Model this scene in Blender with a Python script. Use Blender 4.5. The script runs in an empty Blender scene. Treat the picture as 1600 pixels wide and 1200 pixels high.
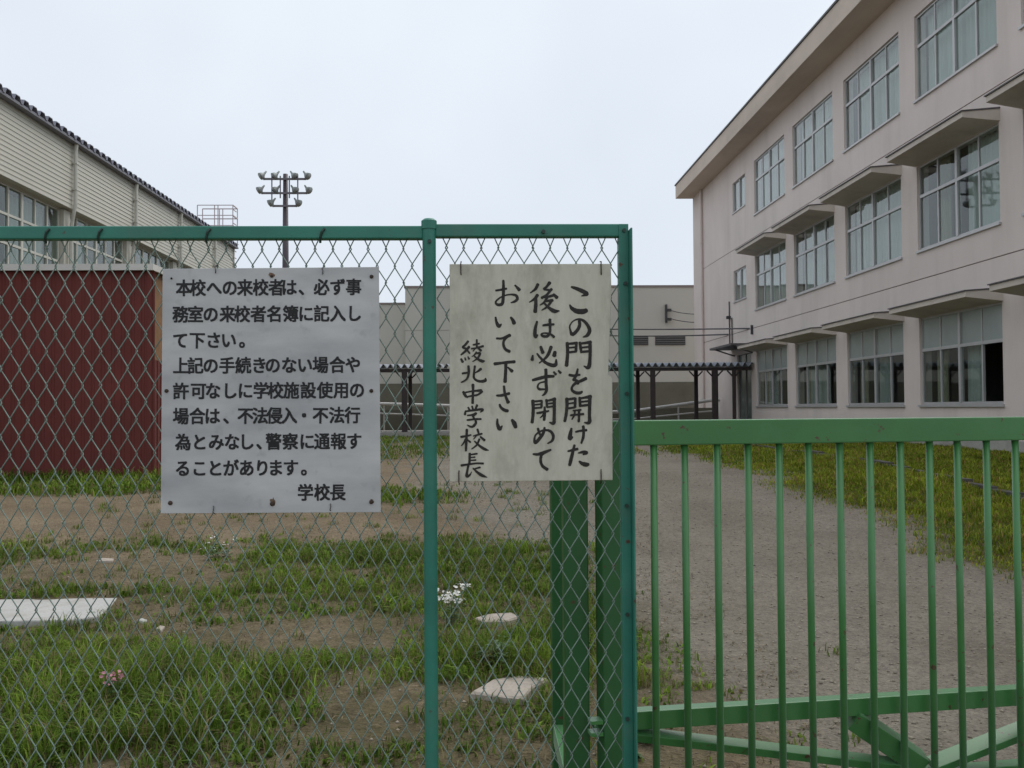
import bpy, math, random
import numpy as np
from mathutils import Vector, Matrix

SC = bpy.context.scene
COL = SC.collection
random.seed(7)
RNG = np.random.default_rng(11)
R = math.radians

# ------------------------------------------------------------------ camera
EYE = Vector((0.0, 0.0, 1.5))
FPX = 1520.0                                   # focal length in pixels of a 1600 px wide picture
YAW, PITCH, ROLL = math.atan(50 / FPX), math.atan(37 / FPX), -0.007
CAM_ROT = (Matrix.Rotation(-YAW, 3, 'Z') @ Matrix.Rotation(math.pi / 2 + PITCH, 3, 'X')
           @ Matrix.Rotation(ROLL, 3, 'Z'))
cam = bpy.data.cameras.new('camera')
cam.sensor_width = 36.0
cam.lens = FPX / 1600 * 36.0
cam.clip_start = 0.05
cam.clip_end = 3000
camo = bpy.data.objects.new('camera', cam)
camo.matrix_world = Matrix.Translation(EYE) @ CAM_ROT.to_4x4()
COL.objects.link(camo)
SC.camera = camo

# ------------------------------------------------------------------ sky, sun, exposure
SUN_EL, SUN_AZ = R(56), R(55)                 # azimuth from +Y towards +X
world = bpy.data.worlds.new('World')
SC.world = world
world.use_nodes = True
nt = world.node_tree
nt.nodes.clear()
w_out = nt.nodes.new('ShaderNodeOutputWorld')
sky = nt.nodes.new('ShaderNodeTexSky')
sky.sky_type = 'NISHITA'
sky.sun_disc = False
sky.sun_elevation = SUN_EL
sky.sun_rotation = SUN_AZ
sky.dust_density = 3.0
bg_sky = nt.nodes.new('ShaderNodeBackground')
bg_sky.inputs['Strength'].default_value = 0.1
nt.links.new(sky.outputs[0], bg_sky.inputs['Color'])
# the closed cloud deck: the same all round, faintly mottled, a little brighter overhead
tc = nt.nodes.new('ShaderNodeTexCoord')
nz = nt.nodes.new('ShaderNodeTexNoise')
nz.inputs['Scale'].default_value = 1.9
nz.inputs['Detail'].default_value = 4
nt.links.new(tc.outputs['Generated'], nz.inputs['Vector'])
cr = nt.nodes.new('ShaderNodeValToRGB')
cr.color_ramp.elements[0].position = 0.3
cr.color_ramp.elements[0].color = (0.61, 0.67, 0.75, 1)
cr.color_ramp.elements[1].position = 0.7
cr.color_ramp.elements[1].color = (0.76, 0.815, 0.875, 1)
nt.links.new(nz.outputs['Fac'], cr.inputs['Fac'])
bg_cl = nt.nodes.new('ShaderNodeBackground')
bg_cl.inputs['Strength'].default_value = 1.0
nt.links.new(cr.outputs['Color'], bg_cl.inputs['Color'])
wm = nt.nodes.new('ShaderNodeMixShader')
wm.inputs[0].default_value = 0.92
nt.links.new(bg_sky.outputs[0], wm.inputs[1])
nt.links.new(bg_cl.outputs[0], wm.inputs[2])
nt.links.new(wm.outputs[0], w_out.inputs['Surface'])

sl = bpy.data.lights.new('sun', 'SUN')
sl.energy = 1.5
sl.angle = R(45)
sl.color = (1.0, 0.97, 0.92)
so = bpy.data.objects.new('sun', sl)
sdir = Vector((math.sin(SUN_AZ) * math.cos(SUN_EL), math.cos(SUN_AZ) * math.cos(SUN_EL), math.sin(SUN_EL)))
so.rotation_euler = sdir.to_track_quat('Z', 'Y').to_euler()
so.location = (0, 0, 40)
COL.objects.link(so)

vs = SC.view_settings
vs.view_transform = 'Standard'
vs.look = 'None'
vs.exposure = 0.24
vs.gamma = 1.0
vs.use_curve_mapping = False
SC.render.filter_size = 1.7
SC.cycles.max_bounces = 8
SC.cycles.transparent_max_bounces = 16


# ------------------------------------------------------------------ helpers
def at(px, py, y):
    """world point at depth y seen at pixel (px, py) of the 1600 x 1200 photograph"""
    d = CAM_ROT @ Vector(((px - 800) / FPX, (600 - py) / FPX, -1.0))
    return EYE + d * (y / d.y)


class MB:
    """collects shapes, builds ONE mesh object"""

    def __init__(self):
        self.v, self.f = [], []

    def add(self, vs_, fs_):
        n = len(self.v)
        self.v += [tuple(p) for p in vs_]
        self.f += [tuple(i + n for i in f) for f in fs_]
        return self

    def box(self, x0, x1, y0, y1, z0, z1):
        x0, x1 = min(x0, x1), max(x0, x1)
        y0, y1 = min(y0, y1), max(y0, y1)
        z0, z1 = min(z0, z1), max(z0, z1)
        return self.add([(x0, y0, z0), (x1, y0, z0), (x1, y1, z0), (x0, y1, z0),
                         (x0, y0, z1), (x1, y0, z1), (x1, y1, z1), (x0, y1, z1)],
                        [(0, 3, 2, 1), (4, 5, 6, 7), (0, 1, 5, 4), (1, 2, 6, 5), (2, 3, 7, 6), (3, 0, 4, 7)])

    def bar(self, a, b, w, h, up=(0, 0, 1)):
        a, b = Vector(a), Vector(b)
        d = (b - a).normalized()
        s = d.cross(Vector(up))
        if s.length < 1e-4:
            s = d.cross(Vector((0, 1, 0)))
        s.normalize()
        u = s.cross(d)
        s, u = s * w / 2, u * h / 2
        return self.add([a - s - u, a + s - u, a + s + u, a - s + u, b - s - u, b + s - u, b + s + u, b - s + u],
                        [(0, 1, 2, 3), (7, 6, 5, 4), (0, 4, 5, 1), (1, 5, 6, 2), (2, 6, 7, 3), (3, 7, 4, 0)])

    def tube(self, pts, r, n=8, cap=True):
        pts = [Vector(p) for p in pts]
        rr = r if isinstance(r, (list, tuple)) else [r] * len(pts)
        vs_, fs_ = [], []
        prev = None
        for i, p in enumerate(pts):
            t = (pts[min(i + 1, len(pts) - 1)] - pts[max(i - 1, 0)]).normalized()
            if prev is None:
                q = t.cross(Vector((0, 0, 1)))
                if q.length < 1e-3:
                    q = t.cross(Vector((0, 1, 0)))
            else:
                q = prev - t * prev.dot(t)
            q.normalize()
            prev = q
            w = t.cross(q)
            for k in range(n):
                a = 2 * math.pi * k / n
                vs_.append(p + (q * math.cos(a) + w * math.sin(a)) * rr[i])
        for i in range(len(pts) - 1):
            for k in range(n):
                k2 = (k + 1) % n
                fs_.append((i * n + k, i * n + k2, (i + 1) * n + k2, (i + 1) * n + k))
        if cap:
            fs_.append(tuple(reversed(range(n))))
            fs_.append(tuple(range((len(pts) - 1) * n, len(pts) * n)))
        return self.add(vs_, fs_)

    def prism(self, poly, y0, y1):
        """polygon in x,z extruded along y"""
        n = len(poly)
        vs_ = [(p[0], y0, p[1]) for p in poly] + [(p[0], y1, p[1]) for p in poly]
        fs_ = [tuple(range(n)), tuple(reversed(range(n, 2 * n)))]
        fs_ += [(i, i + n, (i + 1) % n + n, (i + 1) % n) for i in range(n)]
        return self.add(vs_, fs_)

    def slab(self, poly, z0, z1):
        """polygon in x,y extruded along z"""
        n = len(poly)
        vs_ = [(p[0], p[1], z0) for p in poly] + [(p[0], p[1], z1) for p in poly]
        fs_ = [tuple(reversed(range(n))), tuple(range(n, 2 * n))]
        fs_ += [(i, (i + 1) % n, (i + 1) % n + n, i + n) for i in range(n)]
        return self.add(vs_, fs_)

    def mesh(self, name, mat, smooth=False):
        m = bpy.data.meshes.new(name)
        m.from_pydata(self.v, [], self.f)
        m.materials.append(mat)
        m.validate()
        import bmesh
        bm = bmesh.new()
        bm.from_mesh(m)
        bmesh.ops.recalc_face_normals(bm, faces=bm.faces)
        bm.to_mesh(m)
        bm.free()
        if smooth:
            m.polygons.foreach_set('use_smooth', [True] * len(m.polygons))
        m.update()
        return m

    def build(self, name, mat, parent=None, smooth=False, bevel=0.0, loc=None):
        o = bpy.data.objects.new(name, self.mesh(name, mat, smooth))
        COL.objects.link(o)
        if parent:
            o.parent = parent
        if loc:
            o.location = loc
        if bevel:
            b = o.modifiers.new('bevel', 'BEVEL')
            b.width = bevel
            b.segments = 2
            b.limit_method = 'ANGLE'
        return o


def inst(name, mesh, parent=None, loc=(0, 0, 0), rot=(0, 0, 0)):
    o = bpy.data.objects.new(name, mesh)
    COL.objects.link(o)
    o.parent = parent
    o.location = loc
    o.rotation_euler = rot
    return o


def tag(o, label=None, cat=None, group=None, kind=None):
    for k, v in (('label', label), ('category', cat), ('group', group), ('kind', kind)):
        if v:
            o[k] = v
    return o


def thing(name, label, cat, loc=(0, 0, 0), rz=0.0, group=None):
    o = bpy.data.objects.new(name, None)
    o.empty_display_size = 0.2
    COL.objects.link(o)
    o.location = loc
    o.rotation_euler = (0, 0, rz)
    return tag(o, label, cat, group)


def copy_tree(o, parent=None):
    c = o.copy()
    COL.objects.link(c)
    c.parent = parent
    for ch in list(o.children):
        copy_tree(ch, c)
    return c


def smooth01(a, b, x):
    t = np.clip((x - a) / (b - a), 0, 1)
    return t * t * (3 - 2 * t)


_perm = np.random.default_rng(3).random((256, 256))


def vnoise(x, y):
    """smooth value noise on numpy arrays, 0..1"""
    x, y = np.asarray(x, float), np.asarray(y, float)
    xi, yi = np.floor(x).astype(int), np.floor(y).astype(int)
    xf, yf = x - xi, y - yi
    xf, yf = xf * xf * (3 - 2 * xf), yf * yf * (3 - 2 * yf)
    p = lambda i, j: _perm[i % 256, j % 256]
    return ((p(xi, yi) * (1 - xf) + p(xi + 1, yi) * xf) * (1 - yf)
            + (p(xi, yi + 1) * (1 - xf) + p(xi + 1, yi + 1) * xf) * yf)


def fbm(x, y):
    return (vnoise(x, y) + 0.5 * vnoise(x * 2.1 + 7, y * 2.1 + 3) + 0.25 * vnoise(x * 4.3 + 1, y * 4.3 + 9)) / 1.75


# ------------------------------------------------------------------ materials
def new_mat(name):
    m = bpy.data.materials.new(name)
    m.use_nodes = True
    n = m.node_tree
    b = n.nodes['Principled BSDF']
    return m, n, b


def paint(name, col, rough=0.6, var=0.12, scale=3.0, stretch=(1, 1, 1), bump=0.0, bscale=60.0, dirt=None,
          dirt_amt=0.5, dirt_scale=2.0, dirt_stretch=(1, 1, 1), metallic=0.0, spec=0.5, speck=0.0, coat=0.0, rust=0.0, sky_sheen=0.0):
    """paint or mineral surface: base colour with mottling, an optional second colour in patches, fine relief"""
    m, n, b = new_mat(name)
    L = n.links.new
    tcn = n.nodes.new('ShaderNodeTexCoord')

    oi = n.nodes.new('ShaderNodeObjectInfo')
    sh = n.nodes.new('ShaderNodeMath')
    sh.operation = 'MULTIPLY'
    sh.inputs[1].default_value = 40.0
    L(oi.outputs['Random'], sh.inputs[0])
    shift = sh.outputs[0]

    def noise(scale_, st, detail=5):
        mp = n.nodes.new('ShaderNodeMapping')
        mp.inputs['Scale'].default_value = st
        L(tcn.outputs['Object'], mp.inputs['Vector'])
        if shift:                              # alike pieces do not wear alike
            L(shift, mp.inputs['Location'])
        t = n.nodes.new('ShaderNodeTexNoise')
        t.inputs['Scale'].default_value = scale_
        t.inputs['Detail'].default_value = detail
        t.inputs['Roughness'].default_value = 0.6
        L(mp.outputs[0], t.inputs['Vector'])
        return t.outputs['Fac']

    ramp = n.nodes.new('ShaderNodeValToRGB')
    ramp.color_ramp.elements[0].position = 0.3
    ramp.color_ramp.elements[1].position = 0.7
    ramp.color_ramp.elements[0].color = tuple(c * (1 - var) for c in col) + (1,)
    ramp.color_ramp.elements[1].color = tuple(min(1, c * (1 + var)) for c in col) + (1,)
    L(noise(scale, stretch), ramp.inputs['Fac'])
    out = ramp.outputs['Color']
    if dirt:
        mr = n.nodes.new('ShaderNodeMapRange')
        mr.inputs['From Min'].default_value = 0.5
        mr.inputs['From Max'].default_value = 0.78
        mr.inputs['To Max'].default_value = dirt_amt
        L(noise(dirt_scale, dirt_stretch, 8), mr.inputs['Value'])
        mx = n.nodes.new('ShaderNodeMixRGB')
        L(mr.outputs[0], mx.inputs['Fac'])
        L(out, mx.inputs['Color1'])
        mx.inputs['Color2'].default_value = tuple(dirt) + (1,)
        out = mx.outputs['Color']
    if speck:
        s = noise(bscale, (1, 1, 1), 2)
        mr = n.nodes.new('ShaderNodeMapRange')
        mr.inputs['From Min'].default_value = 0.3
        mr.inputs['From Max'].default_value = 0.7
        mr.inputs['To Min'].default_value = 1 - speck
        mr.inputs['To Max'].default_value = 1 + speck
        L(s, mr.inputs['Value'])
        mx = n.nodes.new('ShaderNodeMixRGB')
        mx.blend_type = 'MULTIPLY'
        mx.inputs['Fac'].default_value = 1
        L(out, mx.inputs['Color1'])
        L(mr.outputs[0], mx.inputs['Color2'])
        out = mx.outputs['Color']
    if rust:                                   # flakes of rust where the paint has come off
        mr = n.nodes.new('ShaderNodeMapRange')
        mr.inputs['From Min'].default_value = 0.70 - rust * 0.1
        mr.inputs['From Max'].default_value = 0.74 - rust * 0.1
        L(noise(26, (1, 1, 1), 7), mr.inputs['Value'])
        mx = n.nodes.new('ShaderNodeMixRGB')
        L(mr.outputs[0], mx.inputs['Fac'])
        L(out, mx.inputs['Color1'])
        mx.inputs['Color2'].default_value = (0.085, 0.04, 0.02, 1)
        out = mx.outputs['Color']
    L(out, b.inputs['Base Color'])
    b.inputs['Sheen Weight'].default_value = sky_sheen  # added sheen lightens tops and edges, standing in for bright sky reflection
    b.inputs['Sheen Roughness'].default_value = 0.45
    b.inputs['Sheen Tint'].default_value = (0.85, 1.0, 0.9, 1)
    b.inputs['Roughness'].default_value = rough
    b.inputs['Metallic'].default_value = metallic
    b.inputs['Specular IOR Level'].default_value = spec
    b.inputs['Coat Weight'].default_value = coat
    b.inputs['Coat Roughness'].default_value = 0.25
    b.inputs['Coat IOR'].default_value = 1.6
    if bump:
        bp = n.nodes.new('ShaderNodeBump')
        bp.inputs['Strength'].default_value = bump
        bp.inputs['Distance'].default_value = 0.01
        L(noise(bscale, (1, 1, 1), 3), bp.inputs['Height'])
        L(bp.outputs[0], b.inputs['Normal'])
    return m


M = {}
M['fence_green'] = paint('fence_green', (0.028, 0.195, 0.140), 0.45, 0.16, 6, dirt=(0.09, 0.17, 0.12), dirt_amt=0.5,
                         dirt_scale=9, bump=0.05, bscale=150, rust=0.45)
M['wire_pvc'] = paint('wire_pvc', (0.18, 0.25, 0.215), 0.5, 0.25, 5, dirt=(0.12, 0.10, 0.08), dirt_amt=0.6, dirt_scale=14)
M['gate_green'] = paint('gate_green', (0.042, 0.185, 0.042), 0.42, 0.10, 4, dirt=(0.065, 0.20, 0.07), dirt_amt=0.6,
                        dirt_scale=7, bump=0.05, bscale=120, coat=0.3, rust=0.55, sky_sheen=0.28)
M['post_green'] = paint('post_green', (0.020, 0.105, 0.026), 0.45, 0.15, 4, dirt=(0.05, 0.13, 0.05), dirt_amt=0.5, dirt_scale=6, rust=0.5)
M['bolt_dark'] = paint('bolt_dark', (0.02, 0.045, 0.035), 0.5, 0.2, 20)
M['rusty'] = paint('rusty', (0.05, 0.03, 0.02), 0.8, 0.4, 60)
M['galv'] = paint('galv', (0.10, 0.09, 0.085), 0.45, 0.2, 30, metallic=0.4)
M['ink_print'] = paint('ink_print', (0.012, 0.012, 0.014), 0.6, 0.2, 30)
M['ink_brush'] = paint('ink_brush', (0.020, 0.017, 0.015), 0.7, 0.35, 60, dirt=(0.07, 0.06, 0.05), dirt_amt=0.35, dirt_scale=120)
M['stucco'] = paint('stucco', (0.715, 0.625, 0.578), 0.85, 0.06, 0.5, dirt=(0.56, 0.49, 0.45), dirt_amt=0.6, dirt_scale=1.3,
                    dirt_stretch=(1, 1, 0.12), bump=0.12, bscale=30)
M['eave_paint'] = paint('eave_paint', (0.64, 0.535, 0.45), 0.85, 0.07, 0.6, dirt=(0.36, 0.30, 0.25), dirt_amt=0.5, dirt_scale=0.8,
                        dirt_stretch=(1, 0.3, 1))
M['hood_paint'] = paint('hood_paint', (0.60, 0.53, 0.465), 0.85, 0.07, 1.0, dirt=(0.28, 0.23, 0.19), dirt_amt=0.5, dirt_scale=1.4)
M['drip_metal'] = paint('drip_metal', (0.10, 0.09, 0.09), 0.6, 0.2, 2)
M['groove'] = paint('groove', (0.26, 0.215, 0.205), 0.9, 0.1, 1)
M['sash'] = paint('sash', (0.50, 0.49, 0.485), 0.4, 0.08, 2, metallic=0.3)
M['sash_dark'] = paint('sash_dark', (0.20, 0.195, 0.19), 0.5, 0.1, 2)
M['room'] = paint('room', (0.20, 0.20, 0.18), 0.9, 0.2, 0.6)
M['curtain'] = paint('curtain', (0.60, 0.62, 0.59), 0.9, 0.10, 2, stretch=(1, 6, 0.2))
M['curtain_beige'] = paint('curtain_beige', (0.42, 0.38, 0.27), 0.9, 0.12, 2, stretch=(1, 6, 0.2))
M['frosted'] = paint('frosted', (0.34, 0.39, 0.37), 0.25, 0.10, 1.2)
M['siding'] = paint('siding', (0.49, 0.475, 0.41), 0.6, 0.04, 0.4, dirt=(0.42, 0.40, 0.33), dirt_amt=0.35, dirt_scale=1.5,
                    dirt_stretch=(1, 1, 0.2))
M['gym_pipe'] = paint('gym_pipe', (0.54, 0.53, 0.47), 0.5, 0.06, 1)
M['gym_roof'] = paint('gym_roof', (0.22, 0.22, 0.26), 0.55, 0.15, 2)
M['gym_fascia'] = paint('gym_fascia', (0.17, 0.17, 0.195), 0.6, 0.12, 2)
M['shed_red'] = paint('shed_red', (0.135, 0.023, 0.018), 0.75, 0.15, 1.5, dirt=(0.09, 0.024, 0.018), dirt_amt=0.6, dirt_scale=2.5)
M['shed_orange'] = paint('shed_orange', (0.23, 0.12, 0.05), 0.7, 0.2, 4)
M['white_trim'] = paint('white_trim', (0.62, 0.60, 0.56), 0.5, 0.08, 2)
M['hall_wall'] = paint('hall_wall', (0.53, 0.505, 0.45), 0.8, 0.04, 0.2, dirt=(0.45, 0.43, 0.37), dirt_amt=0.4, dirt_scale=0.5,
                       dirt_stretch=(1, 1, 0.3))
M['hall_plinth'] = paint('hall_plinth', (0.15, 0.14, 0.105), 0.9, 0.15, 0.8)
M['louver'] = paint('louver', (0.055, 0.055, 0.055), 0.5, 0.2, 4)
M['brown_steel'] = paint('brown_steel', (0.042, 0.026, 0.026), 0.5, 0.2, 4)
M['walk_roof'] = paint('walk_roof', (0.27, 0.29, 0.33), 0.5, 0.12, 3)
M['rail_white'] = paint('rail_white', (0.60, 0.58, 0.55), 0.5, 0.06, 2)
M['concrete'] = paint('concrete', (0.40, 0.385, 0.35), 0.9, 0.12, 2, dirt=(0.22, 0.20, 0.17), dirt_amt=0.6, dirt_scale=3, bump=0.3,
                      bscale=40, speck=0.12)
M['slab_white'] = paint('slab_white', (0.44, 0.43, 0.405), 0.9, 0.08, 4, dirt=(0.28, 0.24, 0.19), dirt_amt=0.7, dirt_scale=5, bump=0.3,
                        bscale=60, speck=0.1)
M['stone_tan'] = paint('stone_tan', (0.40, 0.345, 0.29), 0.9, 0.12, 8, dirt=(0.28, 0.22, 0.17), dirt_amt=0.6, dirt_scale=10, bump=0.4,
                       bscale=50, speck=0.12)
M['pole_dark'] = paint('pole_dark', (0.060, 0.045, 0.055), 0.5, 0.2, 0.6)
M['lamp_grey'] = paint('lamp_grey', (0.20, 0.22, 0.21), 0.4, 0.15, 2)
M['tower_arm'] = paint('tower_arm', (0.14, 0.125, 0.145), 0.5, 0.15, 2)
M['hatch_rail'] = paint('hatch_rail', (0.46, 0.38, 0.38), 0.5, 0.1, 2)
M['cable'] = paint('cable', (0.05, 0.045, 0.05), 0.6, 0.1, 2)
M['door_glass'] = paint('door_glass', (0.15, 0.185, 0.175), 0.15, 0.15, 1.5)
M['petal_white'] = paint('petal_white', (0.74, 0.72, 0.66), 0.8, 0.08, 40)
M['petal_pink'] = paint('petal_pink', (0.50, 0.23, 0.27), 0.8, 0.2, 40)
M['petal_yellow'] = paint('petal_yellow', (0.62, 0.50, 0.05), 0.8, 0.2, 40)
M['weed_leaf'] = paint('weed_leaf', (0.065, 0.125, 0.035), 0.6, 0.3, 8)
M['weed_stem'] = paint('weed_stem', (0.085, 0.13, 0.045), 0.7, 0.2, 20)


def mat_plate():
    """old white enamel plate: grey streaks, rust bleeding from the screws"""
    m, n, b = new_mat('sign_plate')
    L = n.links.new
    tcn = n.nodes.new('ShaderNodeTexCoord')
    mp = n.nodes.new('ShaderNodeMapping')
    mp.inputs['Scale'].default_value = (1.0, 1.0, 3.0)
    L(tcn.outputs['Object'], mp.inputs['Vector'])
    t = n.nodes.new('ShaderNodeTexNoise')
    t.inputs['Scale'].default_value = 4.5
    t.inputs['Detail'].default_value = 7
    L(mp.outputs[0], t.inputs['Vector'])
    r = n.nodes.new('ShaderNodeValToRGB')
    r.color_ramp.elements[0].position = 0.32
    r.color_ramp.elements[0].color = (0.40, 0.405, 0.412, 1)
    r.color_ramp.elements[1].position = 0.68
    r.color_ramp.elements[1].color = (0.60, 0.60, 0.595, 1)
    L(t.outputs['Fac'], r.inputs['Fac'])
    t2 = n.nodes.new('ShaderNodeTexNoise')
    t2.inputs['Scale'].default_value = 30
    t2.inputs['Detail'].default_value = 6
    L(tcn.outputs['Object'], t2.inputs['Vector'])
    mr = n.nodes.new('ShaderNodeMapRange')
    mr.inputs['From Min'].default_value = 0.60
    mr.inputs['From Max'].default_value = 0.80
    mr.inputs['To Max'].default_value = 0.5
    L(t2.outputs['Fac'], mr.inputs['Value'])
    mx = n.nodes.new('ShaderNodeMixRGB')
    L(mr.outputs[0], mx.inputs['Fac'])
    L(r.outputs['Color'], mx.inputs['Color1'])
    mx.inputs['Color2'].default_value = (0.27, 0.265, 0.26, 1)
    L(mx.outputs[0], b.inputs['Base Color'])
    b.inputs['Roughness'].default_value = 0.5
    return m


def mat_board():
    """weathered white-washed plywood, grain upright"""
    m, n, b = new_mat('sign_board')
    L = n.links.new
    tcn = n.nodes.new('ShaderNodeTexCoord')

    def nz_(st, sc, det=6):
        mp = n.nodes.new('ShaderNodeMapping')
        mp.inputs['Scale'].default_value = st
        L(tcn.outputs['Object'], mp.inputs['Vector'])
        t = n.nodes.new('ShaderNodeTexNoise')
        t.inputs['Scale'].default_value = sc
        t.inputs['Detail'].default_value = det
        t.inputs['Roughness'].default_value = 0.65
        L(mp.outputs[0], t.inputs['Vector'])
        return t.outputs['Fac']

    r = n.nodes.new('ShaderNodeValToRGB')
    r.color_ramp.elements[0].position = 0.3
    r.color_ramp.elements[0].color = (0.54, 0.52, 0.42, 1)
    r.color_ramp.elements[1].position = 0.65
    r.color_ramp.elements[1].color = (0.63, 0.61, 0.51, 1)
    L(nz_((7, 7, 1.6), 6), r.inputs['Fac'])
    mr = n.nodes.new('ShaderNodeMapRange')
    mr.inputs['From Min'].default_value = 0.46
    mr.inputs['From Max'].default_value = 0.72
    mr.inputs['To Max'].default_value = 0.75
    L(nz_((3, 3, 1.6), 4.5, 9), mr.inputs['Value'])
    mx = n.nodes.new('ShaderNodeMixRGB')
    L(mr.outputs[0], mx.inputs['Fac'])
    L(r.outputs['Color'], mx.inputs['Color1'])
    mx.inputs['Color2'].default_value = (0.30, 0.285, 0.22, 1)
    L(mx.outputs[0], b.inputs['Base Color'])
    b.inputs['Roughness'].default_value = 0.85
    bp = n.nodes.new('ShaderNodeBump')
    bp.inputs['Strength'].default_value = 0.2
    bp.inputs['Distance'].default_value = 0.003
    L(nz_((14, 14, 0.6), 14), bp.inputs['Height'])
    L(bp.outputs[0], b.inputs['Normal'])
    return m


def mat_glass(name, tint, refl=1.7):
    m, n, b = new_mat(name)
    n.nodes.remove(b)
    L = n.links.new
    o = n.nodes['Material Output']
    tr = n.nodes.new('ShaderNodeBsdfTransparent')
    tr.inputs['Color'].default_value = tint + (1,)
    gl = n.nodes.new('ShaderNodeBsdfGlossy')
    gl.inputs['Roughness'].default_value = 0.02
    ge = n.nodes.new('ShaderNodeNewGeometry')         # Schlick reflectance, the same from both sides of the pane
    dt = n.nodes.new('ShaderNodeVectorMath')
    dt.operation = 'DOT_PRODUCT'
    L(ge.outputs['Normal'], dt.inputs[0])
    L(ge.outputs['Incoming'], dt.inputs[1])

    def math_(op, a, v, clamp=False, rev=False):
        x = n.nodes.new('ShaderNodeMath')
        x.operation = op
        x.use_clamp = clamp
        L(a, x.inputs[1 if rev else 0])
        if v is not None:
            x.inputs[0 if rev else 1].default_value = v
        return x.outputs[0]

    c_ = math_('ABSOLUTE', dt.outputs['Value'], None)
    c_ = math_('SUBTRACT', c_, 1.0, True, True)
    c_ = math_('POWER', c_, 5.0)
    c_ = math_('MULTIPLY', c_, 0.96)
    c_ = math_('ADD', c_, 0.04, True)
    mu = n.nodes.new('ShaderNodeMath')
    mu.operation = 'MULTIPLY'
    mu.use_clamp = True
    mu.inputs[1].default_value = refl
    L(c_, mu.inputs[0])
    mx = n.nodes.new('ShaderNodeMixShader')
    L(mu.outputs[0], mx.inputs[0])
    L(tr.outputs[0], mx.inputs[1])
    L(gl.outputs[0], mx.inputs[2])
    L(mx.outputs[0], o.inputs['Surface'])
    return m


M['plate'] = mat_plate()
M['board'] = mat_board()
M['glass'] = mat_glass('window_glass', (0.84, 0.89, 0.875), 1.25)
M['glass_gym'] = mat_glass('gym_glass', (0.80, 0.86, 0.84), 1.25)


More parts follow.
